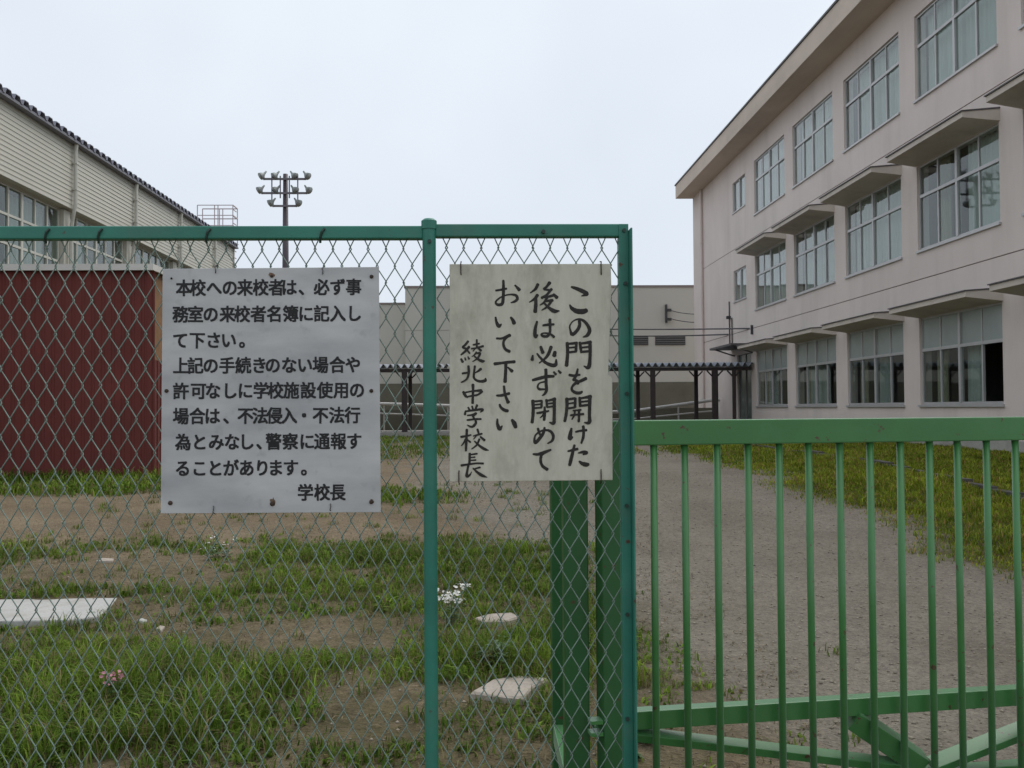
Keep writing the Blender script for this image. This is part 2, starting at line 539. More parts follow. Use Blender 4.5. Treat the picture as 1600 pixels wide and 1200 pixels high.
def mat_ground():
    m, n, b = new_mat('ground')
    L = n.links.new
    geo = n.nodes.new('ShaderNodeNewGeometry')
    at_ = n.nodes.new('ShaderNodeAttribute')
    at_.attribute_name = 'cover'
    sep = n.nodes.new('ShaderNodeSeparateColor')
    L(at_.outputs['Color'], sep.inputs[0])

    def nz_(sc, det=6, ro=0.6):
        t = n.nodes.new('ShaderNodeTexNoise')
        t.inputs['Scale'].default_value = sc
        t.inputs['Detail'].default_value = det
        t.inputs['Roughness'].default_value = ro
        L(geo.outputs['Position'], t.inputs['Vector'])
        return t.outputs['Fac']

    def ramp(fac, p0, c0, p1, c1):
        r = n.nodes.new('ShaderNodeValToRGB')
        r.color_ramp.elements[0].position = p0
        r.color_ramp.elements[0].color = c0 + (1,)
        r.color_ramp.elements[1].position = p1
        r.color_ramp.elements[1].color = c1 + (1,)
        L(fac, r.inputs['Fac'])
        return r.outputs['Color']

    def mix(fac, a, c, mode='MIX'):
        x = n.nodes.new('ShaderNodeMixRGB')
        x.blend_type = mode
        if isinstance(fac, float):
            x.inputs['Fac'].default_value = fac
        else:
            L(fac, x.inputs['Fac'])
        L(a, x.inputs['Color1'])
        L(c, x.inputs['Color2'])
        return x.outputs['Color']

    dirt = ramp(nz_(1.3), 0.3, (0.150, 0.113, 0.070), 0.7, (0.240, 0.188, 0.125))
    gravel = ramp(nz_(0.7), 0.3, (0.180, 0.156, 0.122), 0.7, (0.258, 0.228, 0.185))
    soil = ramp(nz_(5), 0.3, (0.070, 0.060, 0.030), 0.7, (0.125, 0.106, 0.052))

    def brk(chan, amt):                      # break the edge of a region up with noise
        ad = n.nodes.new('ShaderNodeMath')
        ad.operation = 'MULTIPLY_ADD'
        L(nz_(6, 8, 0.7), ad.inputs[0])
        ad.inputs[1].default_value = amt
        L(chan, ad.inputs[2])
        mr = n.nodes.new('ShaderNodeMapRange')
        mr.inputs['From Min'].default_value = amt * 0.5 + 0.25
        mr.inputs['From Max'].default_value = amt * 0.5 + 0.75
        L(ad.outputs[0], mr.inputs['Value'])
        return mr.outputs[0]

    c = mix(brk(sep.outputs[1], 0.8), dirt, gravel)
    trk = n.nodes.new('ShaderNodeMath')
    trk.operation = 'MULTIPLY'
    trk.inputs[1].default_value = 0.55
    L(sep.outputs[2], trk.inputs[0])
    c = mix(trk.outputs[0], c, ramp(nz_(3), 0.3, (0.225, 0.197, 0.16), 0.7, (0.285, 0.252, 0.208)))
    damp = n.nodes.new('ShaderNodeMapRange')
    damp.inputs['From Min'].default_value = 0.52
    damp.inputs['From Max'].default_value = 0.70
    damp.inputs['To Max'].default_value = 0.45
    L(nz_(0.55, 7, 0.7), damp.inputs['Value'])
    c = mix(damp.outputs[0], c, ramp(nz_(4), 0.3, (0.10, 0.085, 0.065), 0.7, (0.15, 0.13, 0.10)))
    c = mix(brk(sep.outputs[0], 1.2), c, soil)
    g = n.nodes.new('ShaderNodeTexVoronoi')          # loose grains
    g.inputs['Scale'].default_value = 55
    L(geo.outputs['Position'], g.inputs['Vector'])
    gr = ramp(g.outputs['Color'], 0.1, (0.74, 0.74, 0.74), 0.9, (1.20, 1.18, 1.15))
    c = mix(0.65, c, gr, 'MULTIPLY')
    g2 = ramp(nz_(22, 4, 0.75), 0.3, (0.72, 0.72, 0.72), 0.72, (1.22, 1.2, 1.18))
    c = mix(0.8, c, g2, 'MULTIPLY')
    L(c, b.inputs['Base Color'])
    b.inputs['Roughness'].default_value = 0.95
    b.inputs['Specular IOR Level'].default_value = 0.2
    bp = n.nodes.new('ShaderNodeBump')
    bp.inputs['Strength'].default_value = 0.7
    bp.inputs['Distance'].default_value = 0.015
    L(g.outputs['Distance'], bp.inputs['Height'])
    bp2 = n.nodes.new('ShaderNodeBump')
    bp2.inputs['Strength'].default_value = 0.6
    bp2.inputs['Distance'].default_value = 0.04
    L(nz_(9, 6, 0.7), bp2.inputs['Height'])
    L(bp.outputs[0], bp2.inputs['Normal'])
    L(bp2.outputs[0], b.inputs['Normal'])
    return m


def mat_blades():
    m, n, b = new_mat('grass_blade')
    L = n.links.new
    a = n.nodes.new('ShaderNodeAttribute')
    a.attribute_name = 'tint'
    L(a.outputs['Color'], b.inputs['Base Color'])
    b.inputs['Roughness'].default_value = 0.7
    b.inputs['Specular IOR Level'].default_value = 0.12
    tl = n.nodes.new('ShaderNodeBsdfTranslucent')
    L(a.outputs['Color'], tl.inputs['Color'])
    mx = n.nodes.new('ShaderNodeMixShader')
    mx.inputs[0].default_value = 0.3
    o = n.nodes['Material Output']
    L(b.outputs[0], mx.inputs[1])
    L(tl.outputs[0], mx.inputs[2])
    L(mx.outputs[0], o.inputs['Surface'])
    return m


def mat_tint(name, rough=0.9):
    m, n, b = new_mat(name)
    a = n.nodes.new('ShaderNodeAttribute')
    a.attribute_name = 'tint'
    n.links.new(a.outputs['Color'], b.inputs['Base Color'])
    b.inputs['Roughness'].default_value = rough
    return m


# ------------------------------------------------------------------ the ground
def gh(x, y):
    x, y = np.asarray(x, float), np.asarray(y, float)
    h = 0.45 * smooth01(4.5, 16.0, y)
    h = h + 0.10 * smooth01(4.4, 6.2, x) * smooth01(3, 8, y)
    near = 1 - smooth01(40, 90, np.hypot(x, y))
    h = h + near * (0.05 * (fbm(x * 0.7 + 20, y * 0.7 + 20) - 0.5) + 0.02 * (vnoise(x * 2.7, y * 2.7) - 0.5))
    return h


def gz(x, y):
    return float(gh(np.array([x]), np.array([y]))[0])


def ell(x, y, cx, cy, rx, ry):
    d = np.sqrt(((x - cx) / rx) ** 2 + ((y - cy) / ry) ** 2)
    return 1 - smooth01(0.55, 1.15, d)


def cover(x, y):
    """grass cover 0..1, gravel 0..1 of the yard"""
    n1 = fbm(x * 0.9 + 5, y * 0.9 + 2) - 0.5
    n2 = fbm(x * 2.6 + 50, y * 2.6 + 30) - 0.5
    # near left corner behind the fence
    a = (1 - smooth01(9.0, 10.2, y + n1 * 1.6)) * (1 - smooth01(1.0, 1.45, x + n1 * 0.8 + 0.05 * np.maximum(y - 5, 0)))
    d = 0.70 + 1.4 * n1 + 1.1 * n2
    d = d - 0.65 * ell(x, y, -3.5, 8.5, 2.2, 0.9) - 0.7 * ell(x, y, -0.9, 6.4, 1.3, 0.45) - 0.9 * ell(x, y, -0.6, 4.85, 0.55, 0.6)
    d = d - 0.5 * ell(x, y, 0.9, 4.6, 0.6, 0.5)
    d = d + 0.65 * ell(x, y, -1.95, 5.0, 1.3, 0.75) + 0.45 * ell(x, y, -0.9, 8.5, 1.7, 1.0) + 0.5 * ell(x, y, 0.12, 5.9, 0.5, 0.5)
    d = d + 1.0 * (vnoise(x * 8.3, y * 8.3) - 0.5)
    d = d * (0.25 + 0.75 * smooth01(4.05, 4.4, y + n2 * 0.4))
    g = np.clip(d, 0, 1) * a
    # strip at the foot of the shed
    b = smooth01(12.9, 13.8, y + n1 * 1.2) * (1 - smooth01(16.5, 17.5, y)) * (1 - smooth01(-3.3, -2.2, x + n1))
    g = np.maximum(g, np.clip(0.75 + n1 + n2, 0, 1) * b)
    # towards the walkway
    c = smooth01(18, 22, y + n1 * 3) * (1 - smooth01(2.5, 4.5, x + n1 * 2)) * (1 - smooth01(50, 60, y))
    g = np.maximum(g, np.clip(0.65 + 1.4 * n1 + n2, 0, 1) * c)
    c2 = ell(x, y, -1.6, 12.6, 1.6, 0.9)
    g = np.maximum(g, np.clip(0.40 + 1.2 * n1 + n2, 0, 1) * c2)
    # verge in front of the classrooms
    e = smooth01(3.9, 4.95, x + n1 * 0.9 - 0.018 * np.maximum(y - 8, 0) + 0.25 * smooth01(22, 30, y) * -2)
    e = e * (1 - smooth01(11.5, 12, x)) * (1 - smooth01(44, 48, y))
    g = np.maximum(g, np.clip(0.95 + 0.6 * n1 + 0.5 * n2, 0, 1) * e)
    # (the drive itself)
    gravel = smooth01(-0.6, 1.4, x + n1 * 1.5 + 0.15 * (y - 8)) * (1 - smooth01(60, 90, y))
    return np.clip(g, 0, 1), np.clip(gravel, 0, 1)


def tracks(x, y):
    """two worn wheel tracks winding along the drive, finer and paler than the loose gravel between them"""
    cx = 2.7 + 0.35 * np.sin(y * 0.28) + 0.02 * (y - 5) - 0.004 * np.maximum(y - 12, 0) ** 2 * 0.3
    t = np.zeros_like(x)
    for o_ in (-0.75, 0.75):
        t = np.maximum(t, np.exp(-((x - cx - o_) / 0.28) ** 2))
    return t * (0.4 + 0.9 * fbm(x * 1.5, y * 0.6)) * (1 - smooth01(25, 35, y))


def axis(fine0, fine1, step, lo, hi):
    v = list(np.arange(fine0, fine1 + 1e-6, step))
    s = step
    while v[-1] < hi:
        s *= 1.22
        v.append(v[-1] + s)
    s = step
    while v[0] > lo:
        s *= 1.22
        v.insert(0, v[0] - s)
    return np.array(v)


gx, gy = axis(-8, 11, 0.09, -700, 700), axis(2.5, 18, 0.09, -500, 1500)
GX, GY = np.meshgrid(gx, gy, indexing='xy')
GZ = gh(GX, GY)
nx, ny = len(gx), len(gy)
gm = bpy.data.meshes.new('ground')
gm.vertices.add(nx * ny)
gm.vertices.foreach_set('co', np.stack([GX, GY, GZ], -1).astype(np.float32).ravel())
ii = (np.arange(ny - 1)[:, None] * nx + np.arange(nx - 1)[None, :]).ravel()
q = np.stack([ii, ii + 1, ii + nx + 1, ii + nx], -1).astype(np.int32)
gm.loops.add(q.size)
gm.loops.foreach_set('vertex_index', q.ravel())
gm.polygons.add(len(q))
gm.polygons.foreach_set('loop_start', np.arange(0, q.size, 4, dtype=np.int32))
gm.polygons.foreach_set('use_smooth', np.ones(len(q), dtype=bool))
gm.update()
cg, cv = cover(GX, GY)
hum = (1 - smooth01(8.0, 10.5, GY)) * (1 - smooth01(0.9, 1.6, GX)) * 0.55      # darker humus where weeds grow among bare soil
cg = np.maximum(cg, hum * (0.55 + 0.9 * fbm(GX * 1.7 + 4, GY * 1.7 + 8)))
ca = gm.attributes.new('cover', 'FLOAT_COLOR', 'POINT')
ca.data.foreach_set('color', np.stack([cg, cv, tracks(GX, GY), cg * 0 + 1], -1).astype(np.float32).ravel())
gm.materials.append(mat_ground())
ground = bpy.data.objects.new('ground', gm)
COL.objects.link(ground)
tag(ground, 'worn school yard of gravel and brown earth with weedy patches', 'ground', kind='structure')

# ------------------------------------------------------------------ school building on the right
X0 = 10.3                                    # plane of the facade
E0 = 1.5                                     # eye level = sill of the ground floor
PER, WID = 4.487, 3.62
YW = 35.9                                    # far edge of the farthest large window
YEND = 46.1
YNEAR = YW - 7 * PER - 0.3
floors = [(E0 + 0.0, E0 + 2.03), (E0 + 3.60, E0 + 5.60), (E0 + 7.15, E0 + 9.16)]
NW = 7
school = thing('school_building', 'three storey pinkish grey school building with deep eave along the right side', 'building',
               (X0, 25, 0.5))


def sb(mb, name, mat, parent=school, **k):
    """builds world-coordinate geometry as a part of the school"""
    o = mb.build(name, mat, None, **k)
    o.parent = parent
    o.matrix_parent_inverse = Matrix.Translation(-Vector(parent.location)) if parent is school else Matrix.Identity(4)
    return o


T = 0.28                                     # wall thickness
wins = [(YW - k * PER - WID, YW - k * PER) for k in range(NW)]
small = {1: (37.15, 39.0, E0 + 4.2, E0 + 5.45), 2: (37.15, 39.0, E0 + 7.8, E0 + 9.02)}
DOOR = (36.6, 38.6)
ZTOP = E0 + 9.98
wall = MB()
J1, J2 = E0 + 2.93, E0 + 6.32                # horizontal joints


def wbox(y0, y1, z0, z1):
    wall.box(X0, X0 + T, y0, y1, z0, z1)


wbox(YNEAR, DOOR[0], -0.3, floors[0][0])
wbox(DOOR[1], YEND, -0.3, floors[0][0])
for fi, (z0, z1) in enumerate(floors):
    segs = [(YNEAR, wins[-1][0])]
    for k in range(NW - 1, 0, -1):
        segs.append((wins[k][1], wins[k - 1][0]))
    if fi == 0:
        segs += [(wins[0][1], DOOR[0]), (DOOR[1], YEND)]
    else:
        s0, s1, sz0, sz1 = small[fi]
        segs += [(wins[0][1], s0), (s1, YEND)]
        if sz0 > z0:
            wbox(s0, s1, z0, sz0)
        wbox(s0, s1, sz1, z1)
    for a, b in segs:
        wbox(a, b, z0, z1)
g = 0.012
wbox(YNEAR, YEND, floors[0][1], J1 - g)
wbox(YNEAR, YEND, J1 + g, floors[1][0])
wbox(YNEAR, YEND, floors[1][1], J2 - g)
wbox(YNEAR, YEND, J2 + g, floors[2][0])
wbox(YNEAR, YEND, floors[2][1], ZTOP)
wall.box(X0 - 0.05, X0, YEND - 1.75, YEND, -0.3, ZTOP)                 # end pilaster
wall.box(X0 + T, X0 + 9, YEND - T, YEND, -0.3, ZTOP)                   # far end wall
wall.box(X0 + T, X0 + 9, YNEAR, YNEAR + T, -0.3, ZTOP)
wall.box(X0 + 8.7, X0 + 9, YNEAR + T, YEND - T, -0.3, ZTOP)
sb(wall, 'wall', M['stucco'])
jt = MB()
for z in (J1, J2):
    jt.box(X0 + 0.02, X0 + T, YNEAR, YEND, z - g, z + g)
sb(jt, 'joint', M['groove'])
pl = MB()
pl.box(X0 - 0.04, X0, YNEAR, DOOR[0] - 0.4, -0.3, 0.80)
sb(pl, 'plinth', M['concrete'], bevel=0.01)
rf = MB()
rf.box(X0 - 0.85, X0 + 9.6, YNEAR - 0.4, YEND + 0.15, ZTOP, ZTOP + 0.62)
sb(rf, 'roof', M['eave_paint'], bevel=0.01)
rc = MB()
rc.box(X0 - 0.89, X0 + 9.64, YNEAR - 0.44, YEND + 0.19, ZTOP + 0.62, ZTOP + 0.68)
sb(rc, 'roof_flashing', M['drip_metal'])
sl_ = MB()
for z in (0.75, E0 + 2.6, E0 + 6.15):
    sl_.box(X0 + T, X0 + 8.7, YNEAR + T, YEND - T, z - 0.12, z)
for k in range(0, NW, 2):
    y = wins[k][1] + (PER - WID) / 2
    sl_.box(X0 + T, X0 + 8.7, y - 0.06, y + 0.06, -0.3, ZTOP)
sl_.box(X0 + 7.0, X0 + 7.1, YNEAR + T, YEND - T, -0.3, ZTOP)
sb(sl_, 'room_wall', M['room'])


# windows, in local coordinates: x = into the building, y = along the wall (0..WID, far end = WID), z up from the sill
def frame_mesh(w, h, ztr, dark=False, cols=4):
    f = MB()
    x0, x1 = 0.05, 0.11
    t = 0.045
    f.box(x0, x1, 0, t, 0, h)
    f.box(x0, x1, w - t, w, 0, h)
    f.box(x0, x1, t, w - t, h - t, h)
    f.box(x0, x1, t, w - t, 0, t + 0.015)
    if ztr:
        f.box(x0 - 0.012, x1, t, w - t, ztr - 0.035, ztr + 0.035)
    f.box(x0 - 0.02, x1, w / 2 - 0.045, w / 2 + 0.045, t, (ztr or h) - 0.035)
    if ztr:
        f.box(x0 - 0.02, x1, w / 2 - 0.045, w / 2 + 0.045, ztr + 0.035, h - t)
    for c in range(1, cols):
        if c * 2 == cols:
            continue
        y = w * c / cols
        f.box(x0 + 0.01, x1, y - 0.025, y + 0.025, t, (ztr or h) - 0.035)
        if ztr:
            f.box(x0 + 0.01, x1, y - 0.02, y + 0.02, ztr + 0.035, h - t)
    return f.mesh('window', M['sash'])


H1, H2 = 2.03, 2.0
fm_low = frame_mesh(WID, H1, 1.27)
fm_up = frame_mesh(WID, H2, 1.27)
fm_small = frame_mesh(1.85, 1.24, 0, cols=2)


def pane_mesh(name, w, h, mat):
    return MB().box(-0.003, 0.003, 0, w, 0, h).mesh(name, mat)


PW = WID / 4
pm_lo = pane_mesh('pane', PW - 0.05, 1.27 - 0.09, M['glass'])
pm_up = pane_mesh('pane', PW - 0.05, H2 - 1.27 - 0.08, M['glass'])
pm_fr = pane_mesh('pane', PW - 0.05, H1 - 1.27 - 0.08, M['frosted'])
pm_sm = pane_mesh('pane', 1.85 / 2 - 0.06, 1.24 - 0.09, M['glass'])
sill_m = MB().box(-0.05, 0.05, -0.04, WID + 0.04, -0.05, 0.0).mesh('sill', M['sash'])
sill_s = MB().box(-0.04, 0.05, -0.03, 1.88, -0.04, 0.0).mesh('sill', M['sash'])
rev_m = MB().box(0.11, 0.27, 0, WID, -0.001, 0.02).mesh('window_board', M['sash_dark'])


def curtain_mesh(w, h, folds, mat, seed):
    r = random.Random(seed)
    n = folds * 6
    vs_, fs_ = [], []
    for i in range(n + 1):
        y = w * i / n
        x = 0.035 * math.sin(i / 6 * 2 * math.pi) + 0.012 * r.uniform(-1, 1)
        x2 = x * 1.5
        vs_ += [(x2, y, 0), (x, y, h)]
    for i in range(n):
        fs_.append((2 * i, 2 * i + 2, 2 * i + 3, 2 * i + 1))
    m = bpy.data.meshes.new('curtain')
    m.from_pydata(vs_, [], fs_)
    m.polygons.foreach_set('use_smooth', [True] * len(m.polygons))
    m.materials.append(mat)
    return m


cur_full = [curtain_mesh(1.72, 1.98, 9, M['curtain'], s) for s in (1, 2)]
cur_mid = [curtain_mesh(1.1, 1.98, 7, M['curtain'], s) for s in (3, 4)]
cur_side = curtain_mesh(0.42, 1.98, 4, M['curtain_beige'], 5)
cur_green = curtain_mesh(0.5, 1.98, 5, M['curtain'], 6)
cur_small = curtain_mesh(1.7, 1.2, 9, M['curtain'], 7)
hood_m = MB()
HP = 0.72
hood_m.add([(-HP, 0.02, 0.09), (-HP, WID - 0.02, 0.09), (0.0, WID + 0.06, 0.0), (0.0, -0.06, 0.0),
            (-HP, 0.02, 0.20), (-HP, WID - 0.02, 0.20), (0.0, WID + 0.06, 0.24), (0.0, -0.06, 0.24)],
           [(0, 1, 2, 3), (7, 6, 5, 4), (0, 4, 5, 1), (1, 5, 6, 2), (2, 6, 7, 3), (3, 7, 4, 0)])
hood_mesh = hood_m.mesh('window_hood', M['hood_paint'])
hood_cap = MB().add([(-HP - .03, 0.0, 0.202), (-HP - .03, WID, 0.202), (0.0, WID + 0.08, 0.242), (0.0, -0.08, 0.242),
                     (-HP - .03, 0.0, 0.225), (-HP - .03, WID, 0.225), (0.0, WID + 0.08, 0.27), (0.0, -0.08, 0.27)],
                    [(0, 1, 2, 3), (7, 6, 5, 4), (0, 4, 5, 1), (1, 5, 6, 2), (2, 6, 7, 3), (3, 7, 4, 0)]).mesh('hood_flashing', M['drip_metal'])
inv = Matrix.Translation(-Vector(school.location))


def sub(name, mesh, parent, loc, rot=(0, 0, 0)):
    return inst(name, mesh, parent, loc, rot)


rw = random.Random(21)
for fi, (z0, z1) in enumerate(floors):
    for k, (y0, y1) in enumerate(wins):
        w = inst('window', fm_low if fi == 0 else fm_up, school, Vector((X0, y0, z0)) - Vector(school.location))
        sub('sill', sill_m, w, (0, 0, 0))
        sub('window_board', rev_m, w, (0, 0, 0))
        for c in range(4):
            lo_open = fi == 0 and ((k == 3 and c == 0) or (k == 5 and c == 1))
            off = 0.068 if c % 2 else 0.090
            if not lo_open:
                sub('pane', pm_lo, w, (off, c * PW + 0.025, 0.055), (0, R(rw.uniform(-.25, .25)), R(rw.uniform(-.35, .35))))
            sub('pane', pm_fr if fi == 0 else pm_up, w, (0.08, c * PW + 0.025, 1.27 + 0.037),
                (0, R(rw.uniform(-.3, .3)), R(rw.uniform(-.4, .4))))
        if fi == 0:
            sub('curtain', cur_side, w, (0.30, WID - 0.6 - rw.uniform(0, .25), 0.03))
            if rw.random() < 0.7:
                sub('curtain', cur_green, w, (0.31, WID / 2 + rw.uniform(-.5, .1), 0.03))
            if k in (0, 1):
                sub('curtain', cur_mid[k], w, (0.32, 1.9, 0.03))
        else:
            st = (fi * 3 + k) % 4
            if fi == 1 and k == 3:
                sub('curtain', cur_full[0], w, (0.30, 0.06, 0.02))
                sub('curtain', cur_side, w, (0.32, WID - 1.0, 0.02))
            elif st == 0:
                sub('curtain', cur_mid[0], w, (0.30, 0.08, 0.02))
                sub('curtain', cur_full[1], w, (0.30, 1.5, 0.02))
            else:
                sub('curtain', cur_full[0], w, (0.30, 0.05, 0.02))
                sub('curtain', cur_full[1], w, (0.31, 1.82, 0.02))
        if fi < 2:
            h = inst('window_hood', hood_mesh, school, Vector((X0, y0, z1 + 0.005)) - Vector(school.location))
            sub('hood_flashing', hood_cap, h, (0, 0, 0))
for fi, (s0, s1, z0, z1) in small.items():
    w = inst('window', fm_small, school, Vector((X0, s0, z0)) - Vector(school.location))
    sub('sill', sill_s, w, (0, 0, 0))
    for c in range(2):
        sub('pane', pm_sm, w, (0.08, c * 0.925 + 0.03, 0.05), (0, 0, R(0.2 * c)))
    sub('curtain', cur_small, w, (0.30, 0.08, 0.02))
# entrance at the foot of the far end
dr = MB()
dz0, dz1 = 0.75, E0 + 2.03
for a, b in ((DOOR[0], DOOR[0] + 0.08), (DOOR[0] + 0.96, DOOR[0] + 1.04), (DOOR[1] - 0.08, DOOR[1])):
    dr.box(X0 + 0.06, X0 + 0.14, a, b, dz0, dz1)
dr.box(X0 + 0.06, X0 + 0.14, DOOR[0] + 0.08, DOOR[0] + 0.96, dz1 - 0.6, dz1 - 0.52)
dr.box(X0 + 0.06, X0 + 0.14, DOOR[0] + 1.04, DOOR[1] - 0.08, dz1 - 0.6, dz1 - 0.52)
door = sb(dr, 'door', M['sash_dark'])
dp = MB()
dp.box(X0 + 0.09, X0 + 0.11, DOOR[0] + 0.08, DOOR[0] + 0.96, dz0, dz1 - 0.6)
dp.box(X0 + 0.09, X0 + 0.11, DOOR[0] + 1.04, DOOR[1] - 0.08, dz0, dz1 - 0.6)
dp.box(X0 + 0.09, X0 + 0.11, DOOR[0] + 0.08, DOOR[0] + 0.96, dz1 - 0.52, dz1)
dp.box(X0 + 0.09, X0 + 0.11, DOOR[0] + 1.04, DOOR[1] - 0.08, dz1 - 0.52, dz1)
o = dp.build('door_pane', M['door_glass'], door)
ds = MB()
ds.box(X0 - 0.6, X0 + T, DOOR[0] - 0.3, DOOR[1] + 0.3, 0.1, 0.75)
sb(ds, 'door_step', M['concrete'], bevel=0.02)
dh = MB()
dh.box(X0 - 0.9, X0, DOOR[0] - 0.5, DOOR[1] + 0.9, E0 + 2.28, E0 + 2.36)
dh.bar((X0 - 0.85, DOOR[1] + 0.4, E0 + 2.30), (X0, DOOR[1] + 0.4, E0 + 2.02), 0.05, 0.05)
dh.bar((X0 - 0.85, DOOR[0] - 0.2, E0 + 2.30), (X0, DOOR[0] - 0.2, E0 + 2.02), 0.05, 0.05)
sb(dh, 'door_canopy', M['drip_metal'])
dpx = MB()
dpx.tube([(X0 - 0.09, YEND - 1.85, 0.4), (X0 - 0.09, YEND - 1.85, ZTOP - 0.05)], 0.055, 10)
for z in (1.5, 4, 6.5, 9):
    dpx.box(X0 - 0.16, X0, YEND - 1.88, YEND - 1.82, z, z + 0.05)
sb(dpx, 'downpipe', M['stucco'])
for shp in (lambda m: m.tube([(X0 - 0.04, 39.6, E0 + 2.4), (X0 - 0.04, 39.6, E0 + 4.3)], 0.025, 6),
            lambda m: m.tube([(X0 - 0.04, 39.2, E0 + 2.45), (X0 - 0.04, 39.2, E0 + 3.6)], 0.025, 6),
            lambda m: m.box(X0 - 0.16, X0, 39.5, 39.66, E0 + 3.58, E0 + 3.70),
            lambda m: m.box(X0 - 0.08, X0, 36.27, 36.36, E0 + 2.7, E0 + 3.05)):      # conduits and brackets at the far end
    cb = MB()
    shp(cb)
    sb(cb, 'conduit', M['cable'])

# ------------------------------------------------------------------ gymnasium on the left
XG = -10.9
GY0, GY1 = 12.4, 43.4
gym = thing('gymnasium', 'cream ribbed gymnasium with a grey folded metal roof along the left side', 'building', (XG, 28, 0.4))


def gb(mb, name, mat, parent=gym, **k):
    o = mb.build(name, mat, None, **k)
    o.parent = parent
    o.matrix_parent_inverse = Matrix.Translation(-Vector(gym.location))
    return o


ZE = E0 + 7.14                              # underside of the roof
ZS = E0 + 5.40                              # bottom of the ribbed band
sd = MB()
n_r = 15
for i in range(n_r):                        # lapped horizontal sheets
    za, zb = ZS + (ZE - ZS) * i / n_r, ZS + (ZE - ZS) * (i + 1) / n_r
    sd.add([(XG, GY0, za), (XG, GY1, za), (XG + 0.018, GY0, za), (XG + 0.018, GY1, za), (XG + 0.004, GY0, zb), (XG + 0.004, GY1, zb)],
           [(0, 1, 3, 2), (2, 3, 5, 4)])
sd.box(XG - 0.3, XG - 0.003, GY0, GY1, ZS, ZE)
gb(sd, 'siding', M['siding'])
gw = MB()
xr = XG - 0.22
gw.box(xr - 0.25, xr, GY0, GY1, 0.2, E0 + 1.2)
gw.box(xr - 0.25, xr, GY0, GY1, ZS - 0.05, ZS)
gw.box(XG - 17, XG - 0.003, GY1 - 0.25, GY1, 0.2, ZE)
gw.box(XG - 17, xr - 0.25, GY0, GY0 + 0.25, 0.2, ZE)
gw.box(XG - 17.2, XG - 17, GY0, GY1, 0.2, ZE)
PIPES = [26.3 + 4.6 * k for k in range(-3, 4)]
for y in PIPES:
    gw.box(xr - 0.2, xr + 0.10, y - 0.2, y + 0.2, E0 + 1.2, ZS - 0.05)
gb(gw, 'wall', M['siding'])
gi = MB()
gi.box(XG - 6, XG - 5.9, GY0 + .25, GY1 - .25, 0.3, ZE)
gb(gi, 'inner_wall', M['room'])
# end corner trim
ct = MB()
ct.box(XG + 0.0, XG + 0.06, GY1 - 0.12, GY1 + 0.02, 0.2, ZE)
gb(ct, 'corner_trim', M['gym_pipe'])
# roof: folded plates, ribs across the building
rp = MB()
pit = 0.43
prof = []
y = GY0 - 0.2
while y < GY1 + 0.1:
    prof += [(y, 0.0), (y + 0.10, 0.0), (y + 0.16, 0.12), (y + 0.36, 0.12)]
    y += pit
ne = len(prof)
xa, xb = XG + 0.22, XG - 8.5
za, zb = ZE + 0.075, ZE + 0.75
vs_ = [(xa, p[0], za + p[1]) for p in prof] + [(xb, p[0], zb + p[1]) for p in prof] + \
      [(xa, p[0], za + p[1] - 0.02) for p in prof] + [(XG - 17.6, p[0], za + p[1]) for p in prof]
fs_ = []
for i in range(ne - 1):
    fs_ += [(i, i + 1, ne + i + 1, ne + i), (i, 2 * ne + i, 2 * ne + i + 1, i + 1), (ne + i, ne + i + 1, 3 * ne + i + 1, 3 * ne + i)]
rp.add(vs_, fs_)
gb(rp, 'roof', M['gym_roof'])
fa = MB()
fa.box(XG + 0.02, XG + 0.20, GY0 - 0.2, GY1 + 0.1, ZE, ZE + 0.065)
fa.box(XG - 17.4, XG + 0.02, GY0 - 0.2, GY1 + 0.1, ZE + 0.002, ZE + 0.06)
gb(fa, 'eave_gutter', M['gym_fascia'])
for y in PIPES:
    dp_ = MB()
    dp_.tube([(XG + 0.12, y, ZE + 0.01), (XG + 0.11, y, ZE - 0.12), (XG + 0.10, y, ZE - 0.2), (XG + 0.10, y, ZS + 0.12),
              (XG + 0.06, y, ZS - 0.08), (xr + 0.22, y + 0.05, ZS - 0.32), (xr + 0.19, y + 0.05, ZS - 0.55), (xr + 0.19, y + 0.05, 0.5)],
             0.055, 8)
    for z in (ZS + 0.5, ZS + 1.2):
        dp_.box(XG + 0.02, XG + 0.16, y - 0.07, y + 0.07, z, z + 0.03)
    gb(dp_, 'downpipe', M['gym_pipe'], smooth=False)
# window bands, 6 columns x 4 rows in each bay
GW, GHh = 4.16, ZS - 0.06 - (E0 + 1.2)
gf = MB()
cols, rows = 6, 6
for c in range(cols + 1):
    y = GW * c / cols
    t = 0.05 if c % 3 == 0 else 0.025
    gf.box(0.0, 0.07, max(0, y - t), min(GW, y + t), 0, GHh)
for r_ in range(rows + 1):
    z = GHh * r_ / rows
    gf.box(0.004, 0.066, 0.0, GW, max(0, z - 0.03), min(GHh, z + 0.03))
gfm = gf.mesh('window', M['gym_pipe'])
gpm = MB().box(0, 0.006, 0, GW / cols - 0.04, 0, GHh / rows - 0.05).mesh('pane', M['glass_gym'])
gcm = curtain_mesh(GW / 2 - 0.05, GHh, 8, M['curtain'], 31)
for b_i, y in enumerate(PIPES[:-1]):
    w = inst('window', gfm, gym, Vector((xr - 0.08, y + 0.22, E0 + 1.2)) - Vector(gym.location))
    for c in range(cols):
        for r_ in range(rows):
            inst('pane', gpm, w, (0.03, GW * c / cols + 0.02, GHh * r_ / rows + 0.025), (0, R(rw.uniform(-.2, .2)), R(rw.uniform(-.3, .3))))
    inst('curtain', gcm, w, (-0.35, 0.05 if b_i % 2 else GW / 2, 0))
